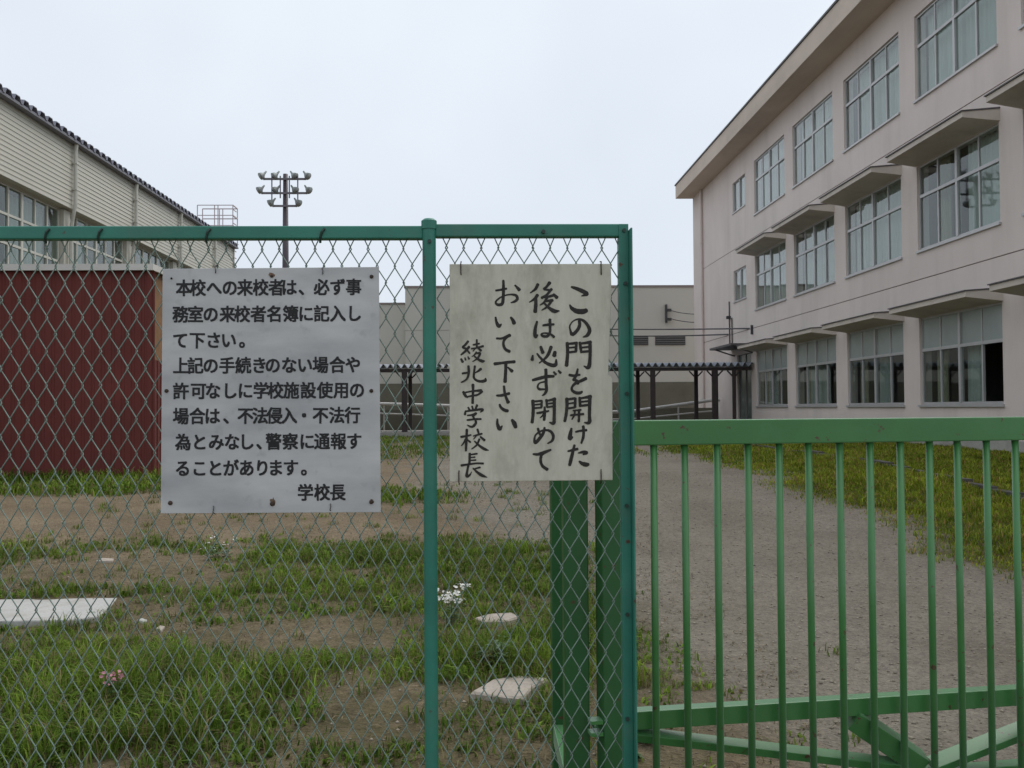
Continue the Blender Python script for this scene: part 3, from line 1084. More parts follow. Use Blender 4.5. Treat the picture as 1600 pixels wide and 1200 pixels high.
# railing of the roof ladder at the far end
lr = MB()
lx0, lx1, lz0 = -12.4, -10.85, ZE + 0.2
yy = GY1 - 0.3
zt = E0 + 9.02
for x in (lx0, -11.65, -11.5, lx1):
    lr.bar((x, yy, lz0 - 0.1), (x, yy, zt), 0.035, 0.035)
    lr.bar((x, yy + 0.8, lz0 - 0.1), (x, yy + 0.8, zt), 0.035, 0.035)
for z in (zt - 0.9, zt - 0.45, zt):
    lr.bar((lx0, yy, z), (lx1, yy, z), 0.032, 0.032)
    lr.bar((lx0, yy + 0.8, z), (lx1, yy + 0.8, z), 0.04, 0.04)
    lr.bar((lx1, yy, z), (lx1, yy + 0.8, z), 0.04, 0.04)
for z in np.arange(lz0 - 3, zt, 0.3):
    lr.bar((lx1 + 0.0, yy + 0.1, z), (lx1 + 0.0, yy + 0.6, z), 0.03, 0.03)
gb(lr, 'ladder_railing', M['hatch_rail'])

# ------------------------------------------------------------------ red shed
shed_c = at(236, 740, 15.5)
SX1 = shed_c.x
SX0 = SX1 - 5.2
shed = thing('red_shed', 'dark red corrugated metal shed with white roof trim standing before the gymnasium', 'shed', (SX1 - 2.6, 15.5, 0.4))


def shb(mb, name, mat, **k):
    o = mb.build(name, mat, None, **k)
    o.parent = shed
    o.matrix_parent_inverse = Matrix.Translation(-Vector(shed.location))
    return o


ST = 3.70
cw = MB()
x = SX0
pf = []
while x < SX1 - 0.06:
    pf += [(x, 0.0), (x + 0.075, 0.0), (x + 0.09, 0.012), (x + 0.125, 0.012), (x + 0.14, 0.0)]
    x += 0.155
pf.append((SX1, 0.0))
n_ = len(pf)
cw.add([(p[0], 15.5 + p[1], 0.3) for p in pf] + [(p[0], 15.5 + p[1], ST) for p in pf],
       [(i, i + 1, n_ + i + 1, n_ + i) for i in range(n_ - 1)])
shb(cw, 'front_wall', M['shed_red'])
sw_ = MB()
y = 15.56
pf = []
while y < 19.4:
    pf += [(y, 0.0), (y + 0.075, 0.0), (y + 0.09, -0.022), (y + 0.125, -0.022), (y + 0.14, 0.0)]
    y += 0.155
n_ = len(pf)
sw_.add([(SX1 - 0.01 + p[1], p[0], 0.3) for p in pf] + [(SX1 - 0.01 + p[1], p[0], 2.3) for p in pf],
        [(i, i + 1, n_ + i + 1, n_ + i) for i in range(n_ - 1)])
sw_.box(SX0, SX1 - 0.06, 19.4, 19.44, 0.3, ST)
sw_.box(SX0, SX0 + 0.03, 15.56, 19.4, 0.3, ST)
shb(sw_, 'side_wall', M['shed_red'])
sg = MB()
sg.box(SX1 - 0.05, SX1 - 0.02, 15.56, 19.4, 2.302, ST)
shb(sg, 'side_board', M['shed_orange'])
cp_ = MB()
cp_.box(SX1 - 0.06, SX1 + 0.012, 15.485, 15.55, 0.3, ST)
shb(cp_, 'corner_post', M['shed_red'])
st_ = MB()
st_.box(SX0 - 0.06, SX1 + 0.06, 15.40, 15.44, ST - 0.0, ST + 0.10)
st_.box(SX1 + 0.02, SX1 + 0.06, 15.44, 19.5, ST - 0.0, ST + 0.10)
st_.box(SX0 - 0.06, SX1 + 0.02, 15.44, 19.5, ST + 0.04, ST + 0.08)
shb(st_, 'roof', M['white_trim'])

# ------------------------------------------------------------------ hall closing the yard at the back
YH = 53.0
hl = at(633, 448, YH)
hall = thing('back_hall', 'plain beige flat roofed hall closing the yard behind the walkway', 'building', (3, YH, 0.4))


def hb(mb, name, mat, parent=hall, **k):
    o = mb.build(name, mat, None, **k)
    o.parent = parent
    o.matrix_parent_inverse = Matrix.Translation(-Vector(hall.location))
    return o


HT = at(860, 449, YH).z
HT2 = at(610, 474, YH).z
hx0, hx1 = hl.x, 16.0
hw = MB()
zj = at(1000, 515, YH).z
pz = at(1000, 597, YH).z
hw.box(hx0, hx1, YH, YH + 12, zj + 0.02, HT)
hw.box(hx0, hx1, YH, YH + 12, pz, zj - 0.02)
hw.box(hx0 + .02, hx1 - .02, YH + 0.03, YH + 11.9, zj - 0.02, zj + 0.02)
hw.box(hx0 - 9, hx0 - 0.003, YH + 0.4, YH + 12, pz, HT2)
hb(hw, 'wall', M['hall_wall'])
hp = MB()
hp.box(hx0 - 9, hx1, YH - 0.03, YH + 11, 0.2, pz - 0.002)
hb(hp, 'plinth', M['hall_plinth'])
hc = MB()
hc.box(hx0 - 0.06, hx1, YH - 0.06, YH + 12, HT, HT + 0.10)
hc.box(hx0 - 9, hx0 - 0.06, YH + 0.34, YH + 12, HT2, HT2 + 0.08)
hb(hc, 'parapet_cap', M['groove'])
for (pa, pb) in (((985, 526), (1013, 539)), ((1024, 525), (1071, 539))):
    a, b = at(pa[0], pa[1], YH - 0.05), at(pb[0], pb[1], YH - 0.05)
    fr_ = MB()
    fr_.box(a.x, b.x, YH - 0.05, YH - 0.003, b.z, a.z)
    lf = hb(fr_, 'louver', M['louver'])
    sm = MB()
    for i in range(4):
        z = b.z + (a.z - b.z) * (i + 0.5) / 4
        sm.bar((a.x + 0.03, YH - 0.075, z), (b.x - 0.03, YH - 0.075, z), 0.05, 0.03)
    o = sm.build('louver_slat', M['sash_dark'], lf)
ca_ = MB()
bz = at(1041, 490, YH - .1)
ca_.box(bz.x - 0.05, bz.x + 0.05, YH - 0.18, YH, bz.z - 0.5, bz.z + 0.5)
ca_.box(bz.x, bz.x + 0.25, YH - 0.3, YH - 0.18, bz.z + 0.1, bz.z + 0.25)
ca_.box(bz.x, bz.x + 0.25, YH - 0.3, YH - 0.18, bz.z - 0.4, bz.z - 0.25)
hb(ca_, 'cable_bracket', M['louver'])

# cables strung between the hall and the school
cab_lab = ['uppermost slack cable drooping from the hall wall to the school corner', 'thin lower slack cable under the upper drooping one',
           'taut upper cable running along the hall wall to the school', 'taut lower cable just above the hall vents']
for i, (p0, p1, sag, y0c, y1c) in enumerate([((1045, 484), (1145, 482), 8, YH - .35, 39.6), ((1045, 497), (1145, 497), 7, YH - .35, 39.6),
                                              ((930, 514), (1182, 513), 1, YH - .2, 36.3), ((930, 524), (1150, 522), 2, YH - .25, 39.4)]):
    pts = []
    a, b = at(p0[0], p0[1], y0c), at(p1[0], p1[1], y1c)
    for k in range(13):
        t = k / 12
        p = a.lerp(b, t)
        p.z -= sag / 1520 * 45 * 4 * t * (1 - t)
        pts.append(p)
    c = MB()
    c.tube(pts, 0.022 if i < 2 else 0.03, 5)
    tag(c.build('overhead_cable', M['cable']), cab_lab[i], 'cable', 'cables between the hall and the school')

# ------------------------------------------------------------------ covered walkway
YF = 36.4
walk = thing('covered_walkway', 'covered walkway with a corrugated grey roof on dark brown steel posts', 'walkway', (3, YF + 1.2, 0.45))


def kb(mb, name, mat, parent=walk, **k):
    o = mb.build(name, mat, None, **k)
    o.parent = parent
    o.matrix_parent_inverse = Matrix.Translation(-Vector(walk.location))
    return o


wz = at(1080, 573, YF).z
wl, wr = -8.5, X0 - 0.05
n_c = int((wr - wl) / 0.03)
vs_, fs_ = [], []
for i in range(n_c + 1):
    x = wl + (wr - wl) * i / n_c
    zz = 0.075 * math.sin(x * 2 * math.pi / 0.26)
    for (yy_, dz) in ((YF - 0.25, 0), (YF + 3.0, 0.12)):
        vs_ += [(x, yy_, wz + 0.08 + dz + zz), (x, yy_, wz + 0.06 + dz + zz)]
for i in range(n_c):
    k0 = i * 4
    fs_ += [(k0, k0 + 4, k0 + 6, k0 + 2), (k0 + 1, k0 + 3, k0 + 7, k0 + 5), (k0, k0 + 1, k0 + 5, k0 + 4), (k0 + 2, k0 + 6, k0 + 7, k0 + 3)]
wr_ = MB().add(vs_, fs_)
kb(wr_, 'roof', M['walk_roof'], smooth=True)
bm_ = MB()
bm_.box(wl, wr, YF - 0.05, YF + 0.05, wz - 0.13, wz - 0.02)
bm_.box(wl, wr, YF + 2.65, YF + 2.75, wz - 0.05, wz + 0.08)
kb(bm_, 'beam', M['brown_steel'])
fl = MB()
fl.box(wl, wr, YF - 0.3, YF + 3.0, 0.2, 0.62)
kb(fl, 'floor', M['concrete'])


def wpost(px, y, r):
    p = at(px, 600, y)
    m = MB()
    m.box(p.x - r, p.x + r, y - r, y + r, 0.62, wz - 0.13 if y < YF + 1 else wz - 0.05)
    zt_ = (wz - 0.16) if y < YF + 1 else wz - 0.08
    for s in (-1, 1):
        m.bar((p.x + s * r, y, zt_ - 0.20), (p.x + s * (r + 0.20), y, zt_ + 0.01), 0.04, 0.05)
    kb(m, 'post', M['brown_steel'])


for px in (1020, 1117, 923, 826, 729, 632, 535, 438):
    wpost(px, YF, 0.10 if px != 1020 else 0.085)
for px in (996.5, 1087.5, 905, 814, 723, 641, 550):
    wpost(px, YF + 2.7, 0.07)
wpost(1147, YF, 0.06)
# handrail of the ramp behind it
hr = thing('ramp_handrail', 'white pipe handrail sloping up along the walkway ramp', 'handrail', (3, 41, 0.5))
yr = 41.0
for nm, pts in (('top_rail', [(590, 631), (700, 634), (900, 645), (985, 643), (1115, 625), (1125, 625)]),
                ('lower_rail', [(590, 646), (900, 656), (985, 655), (1115, 642)])):
    m = MB()
    m.tube([at(a, b, yr) for a, b in pts], 0.07 if nm == 'top_rail' else 0.035, 8)
    o = m.build(nm, M['rail_white'])
    o.parent = hr
    o.matrix_parent_inverse = Matrix.Translation(-Vector(hr.location))
m_posts = [(600, 631), (700, 634), (800, 640), (900, 645), (985, 643), (1060, 632)]
for a, b in m_posts:
    p = at(a, b, yr)
    m = MB()
    m.tube([(p.x, p.y, 0.4), (p.x, p.y, p.z)], 0.035, 8)
    o = m.build('rail_post', M['rail_white'])
    o.parent = hr
    o.matrix_parent_inverse = Matrix.Translation(-Vector(hr.location))
rwp = at(600, 640, 42)
rm = MB()
a, b = at(480, 640, 42), at(1122, 640, 42)
rm.box(a.x, b.x, 42, 42.2, 0.2, at(700, 640, 42).z)
o = rm.build('ramp_wall', M['hall_plinth'])
tag(o, 'low dark wall behind the white ramp handrail', 'wall')

# ------------------------------------------------------------------ floodlight tower
YT = 62.0
tp = at(446, 272, YT)
tower = thing('floodlight_tower', 'tall dark pole with three crossbars of sports floodlights', 'floodlight tower', (tp.x, YT, 0.45))


def tb(mb, name, mat, **k):
    return mb.build(name, mat, tower, **k)


TH = tp.z - 0.45
pxm = YT / 1520
pm_ = MB()
pm_.tube([(0, 0, -0.3), (0, 0, TH * 0.6), (0, 0, TH)], [0.26, 0.21, 0.15], 12)
tb(pm_, 'pole', M['pole_dark'], smooth=True)
fl_m = MB()
ring = 10
fl_m.tube([(0, -0.24, -0.10), (0, -0.21, -0.08), (0, -0.10, 0.0), (0, 0.0, 0.08), (0, 0.05, 0.14), (0, 0.16, 0.28)],
          [0.25, 0.24, 0.19, 0.10, 0.07, 0.05], ring)
fl_m.bar((0, 0, 0.1), (0, 0, -0.30), 0.08, 0.08)
fl_mesh = fl_m.mesh('floodlight', M['lamp_grey'], True)
arms = [(274, (-32, -12, 12, 32)), (296, (-35, -11, 13, 34)), (316, (-18, 18))]
for py, xs in arms:
    z = at(446, py, YT).z - 0.45 - 0.28
    a = MB()
    a.bar((min(xs) * pxm, -0.2, z), (max(xs) * pxm, -0.2, z), 0.12, 0.12)
    tb(a, 'crossarm', M['tower_arm'])
    for xx in xs:
        inst('floodlight', fl_mesh, tower, (xx * pxm, -0.25, z + 0.22), (0, 0, R(-60 if xx < 0 else 60)))
br = MB()
zA, zB = at(446, 276, YT).z - 0.45, at(446, 318, YT).z - 0.45
for s in (-20, 20, -7, 7):
    br.bar((s * pxm, -0.2, zA), (s * pxm, -0.2, zB if abs(s) > 10 else zB + .3), 0.07, 0.07)
tb(br, 'bracket', M['tower_arm'])

# ------------------------------------------------------------------ kerb in the verge
kb_ = thing('kerb_line', 'mossy dark concrete kerb half sunk in the grass verge', 'kerb', (6.3, 14, 0.5))
ky = 7.0
km = MB().box(-0.06, 0.06, 0, 0.59, -0.15, 0.05).mesh('kerb_stone', paint('kerb_dark', (0.085, 0.078, 0.07), 0.95, 0.3, 6, bump=0.4, bscale=40))
while ky < 30:
    o = inst('kerb_stone', km, kb_, (random.uniform(-.015, .015), ky - 14, gz(6.3, ky + .3) - 0.5 + 0.015 + random.uniform(-.02, .01)),
             (R(random.uniform(-1, 1)), R(random.uniform(-3, 3)), R(random.uniform(-.6, .6))))
    ky += 0.60

# ------------------------------------------------------------------ the gate
GA = R(7.6)
g0 = at(936, 675, 3.36)
gate = thing('metal_gate', 'green painted metal gate with upright round bars at the right', 'gate', (g0.x, g0.y, 0.0), GA)
GL = 3.3


def toL(p):
    """world -> gate space"""
    return Matrix.Rotation(-GA, 3, 'Z') @ (Vector(p) - Vector((g0.x, g0.y, 0)))


def q(mb, name, mat=M['gate_green'], **k):
    return mb.build(name, mat, gate, **k)


q(MB().box(0.0, 0.115, -0.03, 0.07, 0.06, 1.452), 'stile', M['post_green'], bevel=0.004)
q(MB().box(0.1155, GL, -0.03, 0.03, 1.366, 1.453), 'top_rail', bevel=0.004)
q(MB().box(0.1155, GL, 0.028, 0.085, 0.372, 0.436), 'lower_rail', M['gate_green'], bevel=0.003)
q(MB().box(0.1155, GL, -0.025, 0.025, 0.06, 0.11), 'bottom_rail', bevel=0.003)
q(MB().box(GL, GL + 0.1, -0.04, 0.05, 0.06, 1.452), 'stile', M['post_green'], bevel=0.004)
bar_m = MB()
bar_m.tube([(0, 0, 0.108), (0, 0, 1.368)], 0.0128, 12)
bmesh_ = bar_m.mesh('gate_bar', M['gate_green'], True)
xs0 = toL(at(1023, 900, 3.37)).x
xs1 = toL(at(1553, 900, 3.52)).x
sp = (xs1 - xs0) / 11
k = 0
while xs0 + k * sp < GL - 0.05:
    inst('gate_bar', bmesh_, gate, (xs0 + k * sp + random.uniform(-.0015, .0015), -0.008, 0), (R(random.uniform(-.15, .15)), R(random.uniform(-.15, .15)), random.random()))
    k += 1
N = toL(at(1440, 1197, 3.60))
N.y = 0.056
TW = (0, -0.28, 1)                                  # brace sections twisted to the front so their upper faces show lighter
A_ = toL(at(926, 1138, 3.42)); A_.y = 0.056
B_ = toL(at(1333, 1121, 3.53)); B_.y = 0.056
C_ = toL(at(1640, 1126, 3.64)); C_.y = 0.056
q(MB().bar(A_, N, 0.055, 0.03, TW), 'brace', M['gate_green'], bevel=0.002)
q(MB().bar(B_, N + Vector((-0.02, 0.0, 0.02)), 0.075, 0.075, TW), 'brace', M['gate_green'], bevel=0.003)
q(MB().bar(N + Vector((0.03, 0.0, 0.008)), C_, 0.07, 0.03, TW), 'brace', M['gate_green'], bevel=0.002)
q(MB().box(N.x - 0.13, N.x + 1.2, N.y - 0.02, N.y + 0.045, N.z - 0.05, N.z - 0.008), 'wheel_frame', M['gate_green'], bevel=0.003)
wh = MB()
wh.tube([(N.x + 0.03, N.y - 0.015, N.z - 0.125), (N.x + 0.03, N.y + 0.025, N.z - 0.125)], 0.06, 16)
q(wh, 'wheel', M['bolt_dark'])
for z in (0.385, 0.425):
    q(MB().box(-0.045, -0.002, -0.03, 0.02, z - 0.006, z + 0.006), 'hinge', M['gate_green'])

gp = at(898.5, 675, 3.40)
gpo = thing('gate_post', 'thick dark green double gate post behind the wooden sign', 'post', (gp.x, gp.y + 0.045, 0.0))
PW_ = 0.043
for nm, y0_, h_ in (('front_post', 0.0, 1.43), ('rear_post', 0.60, 1.40)):
    MB().box(-PW_, PW_, y0_ - 0.045, y0_ + 0.045, -0.1, h_).build(nm, M['post_green'], gpo, bevel=0.004)
MB().box(-PW_ + 0.002, PW_ - 0.002, 0.046, 0.554, 0.13, 0.205).build('base_beam', M['gate_green'], gpo, bevel=0.003)
MB().box(-PW_ - .004, PW_ + .004, -0.049, 0.049, 1.43, 1.442).build('cap', M['post_green'], gpo, bevel=0.003)

# ------------------------------------------------------------------ the chain link fence
YP = 2.35
PZ = lambda py, px=672: at(px, py, YP).z
z_top = at(672, 352, YP).z
z_bot = at(672, 372, YP).z
px_l, px_r = at(661, 500, YP).x, at(682, 500, YP).x
xpost = (px_l + px_r) / 2
xend = at(977, 500, YP).x
fence = thing('chain_link_fence', 'green framed chain link fence in front carrying two notice signs', 'fence', (xpost, YP, 0.0))


def fb(mb, name, mat=M['fence_green'], **k):
    o = mb.build(name, mat, None, **k)
    o.parent = fence
    o.matrix_parent_inverse = Matrix.Translation(-Vector(fence.location))
    return o


rp_ = (px_r - px_l) / 2
XL = -3.6
m = MB()
m.tube([(xpost, YP - 0.012, -0.2), (xpost, YP - 0.012, z_top + 0.004)], rp_, 20)
fb(m, 'post', smooth=False, bevel=0.0)
m = MB()
m.tube([(xpost, YP - 0.012, z_top - 0.012), (xpost, YP - 0.012, z_top + 0.008), (xpost, YP - 0.012, z_top + 0.013), (xpost, YP - 0.012, z_top + 0.0145)],
       [rp_ + 0.0025, rp_ + 0.0025, rp_ * 0.75, rp_ * 0.2], 20)
fb(m, 'post_cap')
m = MB()
m.tube([(-2.4, YP - 0.012, -0.2), (-2.4, YP - 0.012, z_top + 0.004)], rp_, 20)
fb(m, 'post')
zl_t, zl_b = at(0, 362, YP).z, at(0, 385, YP).z
rt = at(640, 354.5, YP).z
fb(MB().box(XL, xpost - rp_ * .9, YP - 0.016, YP + 0.016, rt - 0.031, rt), 'top_rail', bevel=0.003)
fb(MB().box(xpost + rp_ * .9, xend + 0.006, YP - 0.018, YP + 0.012, z_bot, z_top), 'top_rail', bevel=0.003)
fb(MB().box(XL, xpost - rp_ * .9, YP - 0.016, YP + 0.016, 0.06, 0.09), 'bottom_rail', bevel=0.003)
fb(MB().box(xpost + rp_ * .9, xend - 0.017, YP - 0.016, YP + 0.016, 0.06, 0.09), 'bottom_rail', bevel=0.003)
m = MB()
m.box(xend - 0.0165, xend + 0.0065, YP - 0.022, YP - 0.0185, -0.1, z_top - 0.001)
m.box(xend + 0.0066, xend + 0.0110, YP - 0.055, YP - 0.0185, -0.1, z_top - 0.016)
m.box(xend - 0.0165, xend + 0.0065, YP - 0.0184, YP + 0.012, -0.1, z_bot - 0.001)
fb(m, 'end_post', bevel=0.0012)
blt = MB()
blt.tube([(0, 0.004, 0), (0, -0.006, 0)], 0.0048, 8)
blm = blt.mesh('bolt', M['bolt_dark'])
for (a, b) in ((975, 360), (977, 443), (979, 615), (979, 790), (980, 960), (980, 1123), (849, 362)):
    p = at(a, b, YP - 0.022)
    inst('bolt', blm, fence, p - Vector(fence.location))
p = at(671, 377, YP - 0.03)
inst('bolt', blm, fence, Vector((p.x, YP - 0.012 - rp_, p.z)) - Vector(fence.location))
for a in (160, 328, 505, 78):
    hk = MB()
    p = Vector((at(a, 371, YP).x, YP - 0.017, rt - 0.015))
    hk.tube([p + Vector((0.006, 0, 0.008)), p + Vector((0, -0.003, 0)), p + Vector((-0.004, 0, -0.012)), p + Vector((-0.006, 0.01, -0.024))], 0.0032, 6)
    fb(hk, 'hook', M['bolt_dark'])


def link_mesh(x0, x1, z0, z1, w, h, ph, seed):
    """interlocked zigzag wires, each a flattened spiral"""
    r = random.Random(seed)
    mb = MB()
    n = int(round((x1 - x0) / (w / 2)))
    ww = (x1 - x0) / n                       # half a diamond
    for c in range(n):
        xc = x0 + (c + 0.5) * ww
        pts = []
        z = z1 - (ph if c % 2 == 0 else ph) * h
        k_ = 0
        pts.append((xc + (ww / 2 if c % 2 else -ww / 2) * 0.4, YP, z1 + 0.012))
        side = 1 if c % 2 == 0 else -1
        while z > z0:
            jx, jz = r.uniform(-.0008, .0008), r.uniform(-.001, .001)
            e = ww / 2 + 0.0022
            pts.append((xc + side * (e - 0.0016) + jx, YP + 0.0026 * (1 if side > 0 else -1), z + 0.0028 + jz))
            pts.append((xc + side * e + jx, YP + 0.0 * side, z + jz))
            pts.append((xc + side * (e - 0.0016) + jx, YP - 0.0026 * (1 if side > 0 else -1), z - 0.0028 + jz))
            side = -side
            z -= h / 2
        mb.tube(pts, 0.0015, 5, cap=False)
    return mb


DW = at(500, 500, YP).x - at(472.2, 500, YP).x
DH = at(500, 400, YP).z - at(500, 452.7, YP).z
mb = link_mesh(XL, xpost - rp_ - 0.004, 0.07, rt - 0.03, DW, DH, 0.30, 1)
tag(fb(mb, 'wire_mesh', M['wire_pvc'], smooth=True), kind='stuff')
mb = link_mesh(xpost + rp_ + 0.004, xend - 0.014, 0.07, z_bot, DW, DH, 0.30, 2)
tag(fb(mb, 'wire_mesh', M['wire_pvc'], smooth=True), kind='stuff')

# ------------------------------------------------------------------ the two signs
YS = YP - 0.014
# --- printed plate on the left
c4 = [at(*p, YS) for p in ((254, 420), (592, 417), (595, 800.5), (251, 802.5))]
cxm = sum((c for c in c4), Vector()) / 4
visitor = thing('visitor_notice_sign', 'grey white metal plate with printed horizontal rows of Japanese text on the fence', 'sign', (cxm.x, YS, cxm.z))


def v_build(mb, name, mat, parent, o3, **k):
    o = mb.build(name, mat, None, **k)
    o.parent = parent
    o.matrix_parent_inverse = Matrix.Translation(-Vector(o3))
    return o


poly = [(c.x, c.z) for c in c4]
plate = v_build(MB().prism(poly, YS, YS + 0.003), 'plate', M['plate'], visitor, visitor.location, bevel=0.001)
rows = [
    ('本校への来校者は、必ず事', 140, [135, 198, 270, 340, 408, 478, 548, 605, 662, 750, 822, 893]),
    ('務室の来校者名簿に記入し', 258, [120, 187, 255, 330, 396, 468, 540, 612, 680, 750, 822, 895]),
    ('て下さい。', 374, [120, 195, 268, 335, 398]),
    ('上記の手続きのない場合や', 487, [122, 187, 255, 328, 400, 472, 532, 605, 675, 745, 820, 890]),
    ('許可なしに学校施設使用の', 600, [122, 200, 265, 340, 410, 480, 545, 615, 690, 765, 838, 908]),
    ('場合は、不法侵入・不法行', 712, [122, 195, 262, 326, 410, 476, 540, 605, 672, 745, 818, 888]),
    ('為とみなし、警察に通報す', 828, [132, 205, 280, 350, 415, 474, 536, 610, 685, 752, 825, 895]),
    ('ることがあります。', 945, [130, 205, 275, 345, 415, 485, 545, 612, 674]),
    ('学校長', 1056, [678, 752, 822]),
]
glyphs = {}


def glyph(ch, bold):
    key = (ch, bold)
    if key not in glyphs:
        cu = bpy.data.curves.new('glyph', 'FONT')
        cu.body = ch
        cu.size = 1.0
        cu.offset = bold
        cu.resolution_u = 3
        o = bpy.data.objects.new('glyph', cu)
        COL.objects.link(o)
        bpy.context.view_layer.update()
        me = bpy.data.meshes.new_from_object(o.evaluated_get(bpy.context.evaluated_depsgraph_get()))
        vs__ = [tuple(v.co) for v in me.vertices]
        fs__ = [tuple(p.vertices) for p in me.polygons]
        bpy.data.objects.remove(o)
        bpy.data.curves.remove(cu)
        bpy.data.meshes.remove(me)
        glyphs[key] = (vs__, fs__)
    return glyphs[key]


ref = glyph('校', 0.0)
rxs = [v[0] for v in ref[0]]
rys = [v[1] for v in ref[0]]
EM = max(rys) - min(rys)
CX, CY = (max(rxs) + min(rxs)) / 2, (max(rys) + min(rys)) / 2
rt_ = random.Random(5)
for txt, cy_, cxs in rows:
    mb = MB()
    for ch, cxp in zip(txt, cxs):
        vs__, fs__ = glyph(ch, 0.0)
        yslope = -0.006 * (cxp - 500)
        if ch in '、。':                        # these marks sit at the lower left of their square
            cxp += 19
        pc = at(240 + cxp / 2.857, 400 + (cy_ + yslope) / 2.857, YS)
        s = (23.6 / 1520 * YS) / EM
        ang = R(rt_.uniform(-1.2, 1.2))
        ca_, sa_ = math.cos(ang), math.sin(ang)
        for ci, (ddx, ddy) in enumerate(((-.036, -.022), (.036, -.022), (-.036, .024), (.036, .024), (0, 0))):   # five overprints make the letter bold
            vv = []
            for v in vs__:
                ux, uy = (v[0] - CX + ddx * 0.8) * s * 0.98, (v[1] - CY + ddy) * s * 1.06
                vv.append((pc.x + ux * ca_ - uy * sa_, YS - 0.0006 - 0.0001 * ci, pc.z + ux * sa_ + uy * ca_))
            mb.add(vv, fs__)
    me = bpy.data.meshes.new('text_row')
    me.from_pydata(mb.v, [], mb.f)
    me.materials.append(M['ink_print'])
    o = bpy.data.objects.new('text_row', me)
    COL.objects.link(o)
    o.parent = visitor
    o.matrix_parent_inverse = Matrix.Translation(-Vector(visitor.location))
scr = MB()
scr.tube([(0, 0.0, 0), (0, -0.003, 0), (0, -0.0045, 0)], [0.0048, 0.0045, 0.002], 10)
scm = scr.mesh('screw', M['rusty'], True)
for (a, b, s) in ((80, 100, .5), (973, 92, 1), (58, 602, 1), (972, 602, 1), (75, 1102, 1.1), (972, 1098, 1.1), (530, 1106, 1.2), (528, 90, .8)):
    p = at(240 + a / 2.857, 400 + b / 2.857, YS)
    o = inst('screw', scm, visitor, p - Vector(visitor.location))
    o.scale = (s, 1, s)
M['rust_stain'] = paint('rust_stain', (0.17, 0.105, 0.07), 0.8, 0.4, 60, dirt=(0.30, 0.27, 0.24), dirt_amt=0.9, dirt_scale=90)
rs = random.Random(9)
for (a, b, sx, sy) in ((532, 1098, .0075, .011), (528, 84, .008, .006), (975, 1096, .006, .0075)):
    p = at(240 + a / 2.857, 400 + b / 2.857, YS)
    poly = []
    for i in range(14):
        t = 2 * math.pi * i / 14
        r_ = rs.uniform(0.6, 1.15)
        poly.append((p.x + sx * r_ * math.cos(t), YS - 0.0008, p.z + sy * r_ * math.sin(t)))
    mm = MB().add(poly, [tuple(range(14))])
    v_build(mm, 'rust_stain', M['rust_stain'], visitor, visitor.location)
for (a, b, dz) in ((277, 70, 1), (755, 75, 1), (268, 1122, -1), (790, 1112, -1)):
    p = at(240 + a / 2.857, 400 + b / 2.857, YS)
    mm = MB()
    mm.tube([p + Vector((0, -0.002, -0.004 * dz)), p + Vector((0.001, -0.004, 0.003 * dz)), p + Vector((-0.001, -0.003, 0.011 * dz)),
             p + Vector((0.002, 0.006, 0.017 * dz)), p + Vector((0, 0.018, 0.016 * dz))], 0.0012, 6)
    v_build(mm, 'tie_wire', M['galv'], visitor, visitor.location)

# --- hand-lettered board on the right
cb4 = [at(*p, YS) for p in ((702.5, 413), (954, 412.5), (955, 452), (950, 586), (956.5, 591), (957, 750), (702.5, 752.5))]
cb_c = at(830, 582, YS)
brush = thing('gate_notice_board', 'weathered wooden board with hand brushed upright columns of Japanese text', 'sign', (cb_c.x, YS, cb_c.z))
v_build(MB().prism([(c.x, c.z) for c in cb4], YS - 0.004, YS + 0.005), 'board', M['board'], brush, brush.location, bevel=0.0012)
YB = YS - 0.004
